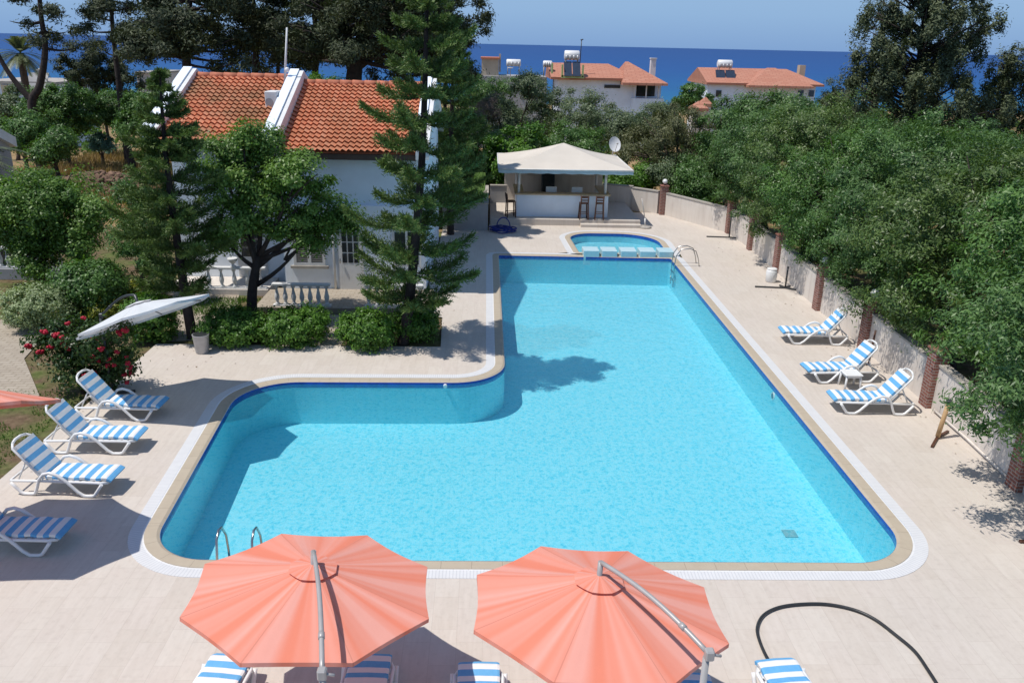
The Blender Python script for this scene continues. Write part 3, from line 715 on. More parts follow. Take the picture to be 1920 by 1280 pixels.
MB().span((fx - .33, 42.5, bz), (fx + .33, 43.15, 2.3), .02).build('cabinet', M['darkmetal'], fg)
MB().span((fx - .28, 42.47, bz + .12), (fx + .28, 42.498, 1.95)).build('glass_door', M['glassdark'], fg)
MB().span((fx - .29, 42.465, 1.98), (fx + .29, 42.498, 2.26)).build('header_panel', plain('blue_header', (.2, .36, .42), .4, .2, 5.), fg)
for k, (px, lb) in enumerate(((1033, 'white plastic chair back showing above the bar counter in front of the fridge'), (1081, 'white plastic chair back showing above the bar counter near the right post'))):
    x = at(px, 355, 39.9).x
    t = thing('plastic_chair', (x, 40.0, bz), lb, 'chair', 'white chairs behind the bar')
    MB().span((x - .26, 39.62, bz + .72), (x + .26, 39.66, bz + 1.33), .02).build('backrest', M['plastic'], t)
    MB().span((x - .25, 39.665, bz + .68), (x + .25, 40.1, bz + .72), .015).build('seat', M['plastic'], t)
    for sx in (-.22, .22):
        for sy in (39.68, 40.06): MB().tube([(x + sx, sy, bz), (x + sx * .9, sy, bz + .68)], .02).build('leg', M['plastic'], t)
def barstool(loc, rz, label):
    t = thing('bar_stool', (0, 0, 0), label, 'bar stool', 'wooden stools at the bar'); ORG[t.name] = Vector()
    for sx in (-1, 1):
        MB().tube([(sx * .2, -.2, 0), (sx * .17, -.18, .75), (sx * .17, -.23, 1.12)], .032, 6).build('back_leg', M['wood'], t)
        MB().tube([(sx * .2, .2, 0), (sx * .16, .17, .74)], .032, 6).build('leg', M['wood'], t)
        MB().tube([(sx * .19, -.19, .25), (sx * .19, .19, .25)], .015, 6).build('side_rung', M['wood'], t)
    MB().box((0, 0, .755), (.4, .4, .045), None, .01).build('seat', M['wood'], t)
    MB().box((0, -.215, 1.06), (.4, .025, .1)).build('top_rail', M['wood'], t)
    MB().box((0, -.2, .92), (.36, .02, .06)).build('back_slat', M['wood'], t)
    for y in (-.195, .195): MB().tube([(-.19, y, .3), (.19, y, .3)], .016, 6).build('footrest', M['wood'], t)
    t.location = loc; t.rotation_euler = (0, 0, rz); return t
s0 = barstool((1.12, 38.85, bz), R_(-80), 'dark wooden bar stool at the left end of the bar counter, seen side on')
dup(s0, (4.55, 38.6, bz), R_(4), 'dark wooden bar stool standing left in the pair at the counter')
dup(s0, (5.3, 38.62, bz), R_(-6), 'dark wooden bar stool nearest the right corner post of the bar')

# low walls about the bar and the raised lawn
def wallseg(label, a, b, z0, z1, mat='plaster_warm', th=.2, group=None, cap=True, name='garden_wall'):
    a = Vector((a[0], a[1], 0)); b = Vector((b[0], b[1], 0)); d = (b - a); ln = d.length; rz = math.atan2(d.y, d.x)
    mid = (a + b) / 2; t = thing(name, (mid.x, mid.y, z0), label, 'wall', group)
    Rm = Matrix.Rotation(rz, 3, 'Z')
    MB().box((mid.x, mid.y, (z0 + z1) / 2), (ln, th, z1 - z0), Rm).build('masonry', M[mat], t)
    if cap: MB().box((mid.x, mid.y, z1 + .027), (ln, th + .06, .05), Rm).build('cap', M['concrete'], t)
    return t
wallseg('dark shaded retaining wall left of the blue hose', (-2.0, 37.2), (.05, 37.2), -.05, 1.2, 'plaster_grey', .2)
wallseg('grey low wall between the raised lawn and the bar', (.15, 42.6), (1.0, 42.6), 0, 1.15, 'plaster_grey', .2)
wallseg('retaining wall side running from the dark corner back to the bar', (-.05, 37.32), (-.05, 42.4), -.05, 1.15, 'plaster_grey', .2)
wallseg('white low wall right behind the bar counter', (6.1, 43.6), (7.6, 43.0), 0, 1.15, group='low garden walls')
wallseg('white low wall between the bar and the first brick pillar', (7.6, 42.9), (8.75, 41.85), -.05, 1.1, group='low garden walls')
mb = MB(); mb.grid(lambda u, v: Vector((-5.5 + 5.4 * u, 37.25 + 8.5 * v, 1.1 + .25 * v + .06 * noise.noise(Vector((u * 9, v * 9, 0))))), 30, 30)
tag(mb.build('raised_lawn', plain('lawn_turf', (.07, .13, .025), 1., .3, 5.)), kind='structure')
grass('lawn_blades', (-5.4, -.15, 37.3, 45.5), 9000, .05, .16, .018, 'lf_grass', 9, 'bright green grass on the raised lawn left of the bar', lambda a, b: 1.08 + .25 * (b - 37.25) / 8.5)

# brick pillars and walls along the right side
PIL = [(8.94, 41.6), (11.2, 37.33), (11.25, 34.08), (11.15, 30.41), (10.95, 25.67), (10.85, 21.88), (10.72, 17.99), (10.5, 14.04)]
PLB = ['red brick pillar with globe lamp at the far corner by the bar', 'red brick pillar at the bend of the wall behind the black umbrella stand', 'second red brick pillar down from the bend, below hedge edge', 'red brick pillar partly hidden by leaves behind the white bucket', 'red brick pillar with globe lamp nearest beyond the farthest right lounger', 'red brick pillar between the farthest right lounger and the middle one', 'red brick pillar behind the nearest right lounger', 'red brick pillar at the right edge of the picture']
for i, (x, y) in enumerate(PIL):
    t = thing('brick_pillar', (x, y, 0), PLB[i], 'pillar', 'brick pillars along the wall')
    MB().span((x - .18, y - .18, -.04), (x + .18, y + .18, 1.42), .008).build('shaft', M['brick'], t)
    MB().span((x - .21, y - .21, 1.424), (x + .21, y + .21, 1.48), .01).build('cap', M['brick'], t)
    if i in (0, 4, 5):
        MB().tube([(x, y, 1.48), (x, y, 1.56)], .05).build('lamp_base', M['darkmetal'], t)
        MB().sphere((x, y, 1.66), .13).build('lamp_globe', M['plastic'], t)
WLB = ['wall panel at the far corner running from the bar to the bend', 'wall panel just past the bend behind the black umbrella stand', 'wall panel two along from the bend', 'wall panel behind the white bucket', 'wall panel beyond the farthest right lounger', 'wall panel beside the two nearer right loungers', 'wall panel behind the pale wooden post', 'wall panel running out of the right edge']
for i in range(8):
    a = Vector(PIL[i]); b = Vector(PIL[i + 1]) if i < 7 else Vector((10.2, 9.2))
    d = (b - a).normalized(); o = Vector((.06, 0))
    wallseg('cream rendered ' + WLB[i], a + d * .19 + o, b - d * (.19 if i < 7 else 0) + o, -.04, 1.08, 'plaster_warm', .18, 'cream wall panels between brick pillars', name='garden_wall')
a, b = gp(1735, 770), gp(1890, 925)
tag(MB().tube([(10.62, 17.6, .07), (10.56, 16.0, .08), (10.46, 14.4, .07)], .028).build('drain_pipe', M['plaster_warm'], None, (10.45, 16, 0)), 'white pipe lying along the foot of the wall behind the wooden post', 'pipe')

# ================================================================== POOL EQUIPMENT
bx = [at(p, 480, 33.0).x for p in (1091, 1120, 1125, 1153, 1160, 1189, 1195, 1224, 1230, 1257)]
for k in range(5):
    x0, x1 = bx[2 * k], bx[2 * k + 1]
    MB().span((x0, 32.42, -.35), (x1, 33.16, .25), .012).build('divider_block', M['blocktile'], wade)
    if k < 4: MB().span((x1 + .002, 32.5, -.4), (bx[2 * k + 2] - .002, 33.1, -.02)).build('divider_sill', M['trimwhite'], wade)
def ladder(label, base, dirv, w, reach):
    """base: pool edge point; dirv: unit vector from pool to deck"""
    t = thing('pool_ladder', base, label, 'pool ladder', 'pool ladders'); B = Vector(base); d = Vector(dirv); s = Vector((-d.y, d.x, 0))
    for k in (-1, 1):
        o = B + s * (w / 2) * k
        pts = [o - d * .10 + Vector((0, 0, -.85)), o - d * .10 + Vector((0, 0, .1)), o - d * .06 + Vector((0, 0, .42)), o + d * .10 + Vector((0, 0, .66)), o + d * (reach * .55) + Vector((0, 0, .70)), o + d * (reach * .85) + Vector((0, 0, .6)), o + d * reach + Vector((0, 0, .3)), o + d * (reach + .06) + Vector((0, 0, 0))]
        MB().tube(pts, .02, 8).build('handrail', M['steel'], t)
    for z in (-.3, -.6): MB().box(B - d * .10 + Vector((0, 0, z)), (.08 if abs(d.x) > .5 else w, w if abs(d.x) > .5 else .08, .03)).build('tread', M['steel'], t)
ladder('stainless steel pool ladder at the far right corner of the pool', (7.43, 31.35, 0), (1, 0, 0), .5, .8)
ladder('stainless steel pool ladder half hidden behind the coral parasol', (-3.9, 11.62, 0), (0, -1, 0), .55, .45)

# ================================================================== LOUNGERS
def make_lounger(label, group):
    t = thing('sun_lounger', (0, 0, 0), label, 'sun lounger', group); ORG[t.name] = Vector()
    W = .31
    fr = MB()
    for s in (-1, 1):
        fr.tube([(.06, s * W * .8, .27), (.2, s * W, .285), (1.2, s * W, .285), (1.86, s * W, .27)], .026, 8)
    for u in (.06, .45, .85, 1.22, 1.86): fr.tube([(u, -W * (.8 if u < .1 else 1), .275), (u, W * (.8 if u < .1 else 1), .275)], .022, 6)
    for k in range(9): fr.box((.13 + k * .125, 0, .295), (.075, .56, .016))
    fr.build('frame', M['plastic'], t)
    for s in (-1, 1):
        P = [(.14, .275), (.22, .16), (.30, .05), (.36, .03), (.50, .03), (.60, .10), (.78, .30), (.94, .43), (1.08, .475), (1.2, .445), (1.30, .33), (1.37, .14), (1.42, .04), (1.48, .03), (1.62, .03), (1.68, .06), (1.84, .255)]
        sm = []
        for i in range(len(P) - 1):
            sm += [P[i], ((P[i][0] + P[i + 1][0]) / 2, (P[i][1] + P[i + 1][1]) / 2)]
        sm.append(P[-1])
        MB().tube([(u, s * (W + .035), z) for u, z in sm], .03, 8).build('leg_arch', M['plastic'], t)
    # cushion: bent slab swept along the seat, then the back
    def slab(path, name, s0, th=.055, w=.27):
        mb = MB(); n = len(path); S = [0]
        for i in range(1, n): S.append(S[-1] + math.dist(path[i - 1], path[i]))
        vs = []; A = []; prof = [(-w, -th / 2), (-w, th * .3), (-w + .03, th / 2), (0, th / 2 + .008), (w - .03, th / 2), (w, th * .3), (w, -th / 2)]
        for i in range(n):
            a, b = path[max(0, i - 1)], path[min(n - 1, i + 1)]; d = Vector((b[0] - a[0], b[1] - a[1])).normalized(); nn = (-d.y, d.x)
            for (y, h) in prof:
                vs.append((path[i][0] + nn[0] * h, y, path[i][1] + nn[1] * h)); A.append(s0 + S[i])
        k = len(prof)
        fs = [(i * k + j, (i + 1) * k + j, (i + 1) * k + (j + 1) % k, i * k + (j + 1) % k) for i in range(n - 1) for j in range(k)]
        fs += [tuple(range(k)), tuple(range((n - 1) * k + k - 1, (n - 1) * k - 1, -1))]
        mb.add(vs, fs, A, False); return mb.build(name, M['stripe'], t)
    seat = [(.0, .305), (.05, .335)] + [(.05 + 1.17 * i / 22, .345 + .012 * math.sin(i * .9) * (i < 20)) for i in range(1, 23)]
    slab(seat, 'seat_cushion', .013)
    ang = R_(52); back = [(1.23 + math.cos(ang) * .035 * i, .37 + math.sin(ang) * .035 * i) for i in range(22)]
    slab(back, 'back_cushion', .06, .06, .275)
    bf = MB(); e = (1.27 + math.cos(ang) * .8, .34 + math.sin(ang) * .8)
    for s in (-1, 1): bf.tube([(1.25, s * .285, .31), (e[0] - .04, s * .285, e[1] - .06), (e[0], s * .2, e[1])], .024, 7)
    bf.tube([(e[0], -.2, e[1]), (e[0] + .02, -.08, e[1] + .025), (e[0] + .02, .08, e[1] + .025), (e[0], .2, e[1])], .026, 7)
    for k in range(6):
        q = (1.3 + math.cos(ang) * .12 * (k + .6), .33 + math.sin(ang) * .12 * (k + .6)); bf.box((q[0], 0, q[1]), (.07, .55, .016), Matrix.Rotation(-ang, 3, 'Y'))
    bf.build('backrest', M['plastic'], t)
    mp = (1.27 + math.cos(ang) * .42, .34 + math.sin(ang) * .42)
    for s in (-1, 1): MB().tube([(mp[0], s * .25, mp[1]), (1.74, s * .25, .27)], .016, 6).build('recline_prop', M['plastic'], t)
    return t
G1, G2, G3 = 'striped loungers left of the pool', 'striped loungers along the right wall', 'striped loungers in the foreground'
lp = make_lounger('blue and white striped lounger beside the rose bush, farthest of the left row', G1)
def put(o, x, y, deg): o.location = (x, y, 0); o.rotation_euler = (0, 0, R_(deg)); return o
put(lp, -7.15, 17.1, 177)
for (x, y, dg, lb, g) in ((-7.02, 15.55, 179, 'blue and white striped lounger second from the rose bush in the left row', G1),
        (-6.82, 13.85, 176, 'blue and white striped lounger next to the parasol shadow in the left row', G1),
        (-6.85, 12.0, 178, 'blue and white striped lounger lying in the coral parasol shadow on the left', G1),
        (8.6, 22.6, -3, 'blue and white striped lounger standing alone by the right wall', G2),
        (8.22, 19.62, 4, 'blue and white striped lounger behind the small white table', G2),
        (8.18, 17.8, -2, 'blue and white striped lounger nearest the wooden post on the right', G2)):
    dup(lp, (x, y, 0), R_(dg), lb, g)
for (px, py, dg, lb) in ((438, 1224, -97, 'blue and white striped lounger in sun below the left coral parasol edge'), (697, 1223, -91, 'striped lounger wholly in the shadow of the left coral parasol'),
        (898, 1238, -90, 'striped lounger half in shadow between the two coral parasols'), (1290, 1258, -92, 'striped lounger under the right coral parasol beside its mast'), (1452, 1232, -84, 'striped lounger in full sun beside the black hose loop')):
    q = gp(px, py, .36); dup(lp, (q.x, q.y, 0), R_(dg), lb, G3)
q = gp(1598, 732); sx, sy = q.x, q.y + .2
t = thing('side_table', (sx, sy, 0), 'small white plastic side table between the two nearer right loungers', 'side table')
MB().box((sx, sy, .40), (.44, .44, .035), None, .015).build('tabletop', M['plastic'], t)
MB().box((sx, sy, .355), (.38, .38, .05)).build('apron', M['plastic'], t)
for a in (-1, 1):
    for b in (-1, 1): MB().tube([(sx + a * .2, sy + b * .2, 0), (sx + a * .17, sy + b * .17, .38)], .028, 6).build('leg', M['plastic'], t)

# ================================================================== PARASOLS
def parasol(label, C, tilt, r, h, ph, mbase, mtop, mat, group, armbend, dark=False, foot=True, over=None):
    C = Vector(C); n = Vector((tilt[0], tilt[1], 1)).normalized(); e1 = Vector((0, 1, 0)).cross(n).normalized(); e2 = n.cross(e1)
    base = Vector(mbase); t = thing('parasol', base, label, 'parasol', group); metal = M['darkmetal'] if dark else M['alu']
    K, RR = 8, 10
    def P(a, v, lift=0.0):                     # a in turns, v 0 rim .. 1 centre
        seg = a * K; f = seg - math.floor(seg); a0 = ph + 2 * PI * math.floor(seg) / K; a1 = a0 + 2 * PI / K
        p0 = Vector((math.cos(a0), math.sin(a0))); p1 = Vector((math.cos(a1), math.sin(a1))); q = p0.lerp(p1, f) * (1 - v)
        q *= (1 - .022 * math.sin(PI * f) * (1 - v))
        z = h * (v ** 1.06) - .016 * math.sin(PI * f) * (1 - v) * (1 + 2.5 * v)
        return C + (e1 * q.x + e2 * q.y) * r + n * (z + lift)
    mb = MB(); mb.grid(lambda u, v: P(u, v * .985), K * 6, 14, lambda u, v: .05 + 10 * u)
    mb.grid(lambda u, v: P(u, 0) - n * .05 * v, K * 6, 1, lambda u, v: .05 + 10 * u)
    mb.build('canopy', M[mat], t)
    vm = MB(); vm.grid(lambda u, v: P(u, .80 + .19 * v, .035 - .015 * v), K * 4, 4, lambda u, v: .05 + 10 * u); vm.build('vent_cap', M[mat], t)
    for k in range(K):
        MB().tube([P(k / K + 1e-6, .005) - n * .02, P(k / K + 1e-6, .97) - n * .035], .011, 5).build('rib', M['darkmetal'] if dark else metal, t)
    A = C + n * (h + .02)
    MB().tube([A - n * .30, A + n * .16], .032, 8).build('hub', metal, t)
    st = MB()
    for k in range(K): st.tube([A - n * .28, P(k / K + 1e-6, .5) - n * .03], .008, 4)
    st.build('strut', M['darkmetal'] if dark else metal, t)
    mt = Vector(mtop); path = curve(A + n * .15, mt, armbend, 12)
    if over: path.append(Vector(over))
    MB().tube(path, .027, 8).build('arm', metal, t)
    i0 = 9; MB().tube([path[i0], path[i0].lerp(path[i0 + 1], .5)], .034, 8).build('arm_sleeve', metal, t)
    MB().tube([base, Vector((base.x, base.y, mt.z - .05)) if not over else mt], .036, 8).build('mast', metal, t)
    cr = MB().box(mt, (.09, .09, .12), None, .015); cr.tube([mt, mt + Vector((.12, 0, -.02))], .015, 6); cr.build('crank', metal, t)
    if foot:
        f = MB()
        for a in (0, PI / 2): f.box((base.x, base.y, .03), (1.0, .06, .05), Matrix.Rotation(a + .4, 3, 'Z')) if a == 0 else f.box((base.x, base.y, .035), (.06, 1.0, .06), Matrix.Rotation(.4, 3, 'Z'))
        f.build('cross_base', metal, t)
    return t
GP = 'coral cantilever parasols'
mt1 = gp(604, 1262, 2.25)
parasol('left coral parasol at the front with its pole straight down the canopy', (-2.035, 8.354, 1.814), (.063, .088), 1.49, .34, -.313, (mt1.x, mt1.y, 0), mt1, 'coral', GP, (.03, 0, .10))
mt2 = gp(1330, 1226, 2.42)
parasol('right coral parasol at the front with its pole slanting to the right', (1.30, 7.86, 1.95), (.05, .10), 1.5, .4, -.415, (mt2.x - .02, mt2.y + .02, 0), mt2, 'coral', GP, (.01, .0, .08))
parasol('coral parasol whose tip pokes in at the left edge', (-8.3, 12.0, 2.5), (-.10, .42), 1.5, .4, -.36, (-9.8, 11.9, 0), (-9.75, 11.9, 3.1), 'coral', GP, (0, 0, .25))
D = (Vector((-8, 17.25, 2.2)) - Vector((0, 0, CAMH))).normalized()
nw = (Uv * math.cos(R_(21.6)) - Rv * math.sin(R_(21.6))); nw = (nw - D * nw.dot(D)).normalized() * .99 + D * .06; nw.normalize()
pb = gp(211, 740)
cw = gp(268, 592, 2.15)
parasol('white parasol tilted steeply above the rose bush', cw, (nw.x / nw.z, nw.y / nw.z), 1.5, .32, .2, (pb.x, pb.y, 0), Vector((pb.x, pb.y + .05, 1.95)), 'whitefab', None, (0, .12, .12), True)

def stand(label, pole, base, wood='darkmetal', basewood=None, lean=(0, 0), h=.9, arms=((1, 0), (0, 1)), ln=.95):
    b = Vector((base[0], base[1], 0)); t = thing('umbrella_stand', b, label, 'umbrella stand', 'empty umbrella stands')
    MB().tube([b + Vector((0, 0, .05)), b + Vector((lean[0], lean[1], h))], pole, 8).build('post', M[wood], t)
    MB().tube([b + Vector((lean[0], lean[1], h)) * 1.0, b + Vector((lean[0], lean[1], h + .06))], pole * 1.25, 8).build('collar', M['darkmetal'], t)
    for k, a in enumerate(arms):
        d = Vector((a[0], a[1], 0)); d2 = d.normalized(); MB().box(b + d * .5 * 1.0 + Vector((0, 0, .03 + .006 * k)), (d.length, .055, .045), Matrix.Rotation(math.atan2(d.y, d.x), 3, 'Z')).build('foot', M[basewood or wood], t)
    return t
s1 = gp(1367, 446); stand('black umbrella stand far off by the bend of the wall', .03, s1, h=1.05, arms=((-1.0, .1), (.3, -.15)))
s2 = gp(1472, 541); stand('grey umbrella stand with a long foot beside the white bucket', .03, s2, arms=((-1.05, .12), (.3, -.25), (-.1, .3), (.25, .2)), h=.75)
s3 = gp(1757, 822); stand('pale wooden umbrella stand leaning by the right wall', .05, s3, 'palewood', 'wood', (.12, .05), .85, ((-.35, -.45), (.4, .3)))
s4 = gp(1916, 1017); tag(MB().box((s4.x + .4, s4.y, .03), (.9, .06, .05), None, .008).tube([(s4.x + .8, s4.y, .03), (s4.x + .8, s4.y, .6)], .03).build('umbrella_stand', M['wood'], None, (s4.x + .4, s4.y, 0)), 'dark bar of an umbrella stand poking in at the right edge', 'umbrella stand')
s5 = gp(1577, 684); tag(MB().box((s5.x + .35, s5.y, .03), (.9, .06, .05), None, .008).tube([(s5.x + .75, s5.y, .03), (s5.x + .78, s5.y, 1.0)], .028).build('umbrella_stand', M['wood'], None, (s5.x + .35, s5.y, 0)), 'brown umbrella stand behind the middle lounger on the right', 'umbrella stand')
q = gp(1209, 427)
t = thing('umbrella_stand', q, 'round pale concrete umbrella base with a thin tilted pole near the bar', 'umbrella stand', 'empty umbrella stands')
MB().lathe(q, [(.30, 0), (.31, .03), (.28, .08), (.07, .1)], 20).build('concrete_disc', M['concrete'], t)
MB().tube([q + Vector((0, 0, .09)), q + Vector((-.02, 0, .45))], .035, 8).build('socket', M['plastic'], t)
MB().tube([q + Vector((0, 0, .3)), q + Vector((-.22, .1, 1.35))], .022, 8).build('pole', M['alu'], t)
q = gp(1445, 528)
t = thing('plastic_bucket', q, 'white plastic drum with lid by the right wall', 'bucket')
MB().lathe(q, [(.17, 0), (.19, .02), (.2, .25), (.2, .40), (.17, .46)], 18).build('body', M['plastic'], t)
MB().lathe(q + Vector((0, 0, .462)), [(.18, 0), (.185, .03), (.15, .05)], 18).build('lid', M['plastic'], t)
q = gp(390, 657); q += Vector((-.1, -.15, 0))
t = thing('waste_bin', q, 'grey metal waste bin at the corner of the clipped hedge', 'bin')
mb = MB(); mb.lathe(q, [(.16, .0), (.17, .02), (.215, .50), (.225, .52)], 18); mb.build('bucket', M['bin'], t)
MB().lathe(q + Vector((0, 0, .523)), [(.2, 0), (.2, .006)], 18).build('liner', M['rubber'], t)
# hoses
pts = [(1500, 1285), (1462, 1262), (1440, 1235), (1424, 1200), (1420, 1175), (1432, 1152), (1460, 1138), (1500, 1132), (1550, 1132), (1600, 1142), (1640, 1160), (1680, 1190), (1715, 1220), (1740, 1255), (1765, 1295), (1775, 1320)]
P = [gp(x, y, .03) for x, y in pts]
def smooth(P, k=5):
    out = []
    for i in range(len(P) - 1):
        p0, p1, p2, p3 = P[max(i - 1, 0)], P[i], P[i + 1], P[min(i + 2, len(P) - 1)]
        for j in range(k):
            t = j / k; out.append(.5 * ((2 * p1) + (p2 - p0) * t + (2 * p0 - 5 * p1 + 4 * p2 - p3) * t * t + (3 * p1 - p0 - 3 * p2 + p3) * t ** 3))
    return out + [P[-1]]
tag(MB().tube(smooth(P), .024, 8).build('garden_hose', M['rubber'], None, P[8]), 'black hose lying in a big loop on the deck at lower right', 'hose')
q = gp(943, 434); hp = []
for i in range(170):
    a = i * .22; r = .45 + .11 * math.sin(i * .37) + .05 * math.sin(i * 1.3); hp.append(q + Vector((math.cos(a) * r * 1.1, math.sin(a) * r * .9, .03 + .0011 * i + .02 * math.sin(i * .8))))
for i in range(12): a = PI * i / 11; hp.append(q + Vector((.3 * math.cos(a) + .02, .1, .2 + .42 * math.sin(a))))
tag(MB().tube(hp, .026, 6).build('coiled_hose', M['bluehose'], None, q), 'blue pool hose coiled on the deck near the dark retaining wall', 'hose')

# ================================================================== GARDEN PLANTS
def hedge(label, pxl, pxr, ytop, ybot, depth, mat='lf_hedge', n=9000, seed=1, group=None, name='clipped_shrub', p=5.0, cat='shrub', Ln=.085, Wd=.05, clump=.13):
    b0 = gp((pxl + pxr) / 2, ybot); yc = b0.y + depth * .35
    a = at(pxl, ybot, yc); b = at(pxr, ytop, yc); top = max(.4, b.z - .03); w = abs(b.x - a.x) / 2
    return tree(name, label, cat, ((a.x + b.x) / 2, yc, 0), [((a.x + b.x) / 2, yc, top * .52, w * .94, depth / 2, top * .47)], n, Ln, Wd, mat, seed, .025, None, 'barkdark', group, p, clump, nc=n // 45, inner=.3, up=.5, part='foliage', stems=14)
GH = 'clipped green shrubs in front of the house porch'
hedge('clipped dark green shrub beside the waste bin', 382, 492, 584, 651, 1.7, seed=11, group=GH, n=11000)
hedge('clipped green shrub between the citrus tree trunk and the gap to the porch', 492, 613, 582, 652, 1.5, seed=12, group=GH, n=11000)
hedge('rounded bright green shrub left of the tall Norfolk pine', 640, 738, 586, 659, 1.5, seed=13, group=GH, n=11000)
hedge('clipped green shrub right behind the tall Norfolk pine trunk', 742, 818, 574, 640, 1.5, seed=14, group=GH, n=9000)
hedge('square clipped shrub behind the white parasol', 246, 322, 555, 643, 1.1, seed=15, n=9000)
hedge('pale variegated rounded shrub at left edge of the garden', 18, 124, 536, 622, 1.8, 'lf_var', 11000, 16, None, p=3.0, Ln=.09, Wd=.04)
hedge('dark green bush behind the variegated shrub', 108, 226, 492, 596, 2.2, 'lf_scrub', 14000, 17, None, 'garden_bush', p=3.0, cat='bush', Ln=.1, Wd=.06, clump=.18)
hedge('yellow green croton bush behind the white parasol', 172, 232, 556, 600, 1.0, 'lf_yellow', 2500, 18, None, 'croton_bush', p=2.5, cat='bush', Ln=.13, Wd=.05, clump=.2)
hedge('low yellow leaved shrub at the foot of the left Norfolk pine', 232, 300, 528, 560, 1.0, 'lf_yellow', 2200, 19, None, 'garden_bush', p=2.5, cat='bush', Ln=.12, Wd=.05, clump=.2)
# rose bush
rb = gp(155, 742); rb.y += .3
bl_ = []
for (px, py, r) in ((120, 660, .5), (165, 640, .55), (215, 665, .45), (150, 700, .5), (195, 700, .45), (105, 630, .28), (225, 620, .3), (130, 615, .28), (235, 690, .25), (75, 640, .25)):
    q = at(px, py, rb.y + random.uniform(-.3, .4)); bl_.append((q.x, q.y, max(.3, q.z), r, r, r * .85))
rt = tree('rose_bush', 'tall rose bush with red blooms behind the left loungers', 'rose bush', rb, bl_, 8500, .095, .06, 'lf_rose', 21, .02, None, 'bark', None, 2., .2, stems=14, part='foliage', nc=160)
rnd = random.Random(5)
for (px, py) in ((82, 624), (75, 660), (55, 650), (105, 630), (115, 634), (128, 607), (156, 598), (168, 640), (175, 636), (190, 655), (172, 668), (205, 675), (215, 685), (238, 670), (240, 682), (246, 700), (232, 704), (238, 718), (202, 686), (178, 700), (158, 706), (128, 655), (225, 625), (235, 620), (135, 762), (95, 650), (185, 678), (220, 660), (244, 690), (118, 645), (50, 648), (152, 630)):
    q = at(px, py, rb.y - .35 + rnd.uniform(-.15, .1)); k = rnd.uniform(.05, .085); bm_ = MB()
    for _ in range(9):
        d = Vector((rnd.uniform(-1, 1), rnd.uniform(-1, 1), rnd.uniform(-.3, 1))) * k * .6; bm_.sphere(q + d, k * rnd.uniform(.4, .65), 6, 4)
    bm_.build('bloom', M['rose'], rt)

# broadleaf garden trees
def blobs_at(L_px, Y, jit=.4, seed=1, mpp=None, fl=.85):
    rnd = random.Random(seed); out = []
    for (px, py, r) in L_px:
        y = Y + rnd.uniform(-jit, jit); q = at(px, py, y); rr = r * y / FPX; out.append((q.x, y, q.z, rr, rr, rr * fl))
    return out
cb = gp(475, 604)
tree('citrus_tree', 'leafy green citrus tree in front of the white house', 'tree', cb, blobs_at([(440, 285, 42), (500, 270, 34), (560, 330, 55), (430, 345, 50), (495, 340, 62), (590, 395, 45), (640, 412, 30), (450, 405, 45), (530, 400, 48), (415, 440, 30), (600, 440, 25), (570, 455, 20), (400, 320, 25), (455, 258, 22)], cb.y, .5, 2), 46000, .105, .055, 'lf_citrus', 31, .17, at(485, 480, cb.y), 'barkdark', None, 2., .27, inner=.28, up=.6, rough=.15, nc=190)
lb_ = gp(75, 540)
tree('orange_tree', 'bushy green orange tree at the left of the garden', 'tree', lb_, blobs_at([(60, 385, 60), (120, 380, 55), (165, 420, 42), (90, 440, 70), (30, 430, 50), (150, 460, 40), (60, 490, 45), (110, 350, 40), (180, 395, 30), (20, 370, 45), (60, 345, 35), (0, 420, 45)], lb_.y, .7, 3), 46000, .11, .06, 'lf_citrus', 32, .17, None, 'barkdark', None, 2., .29, up=.6, rough=.14, nc=190)

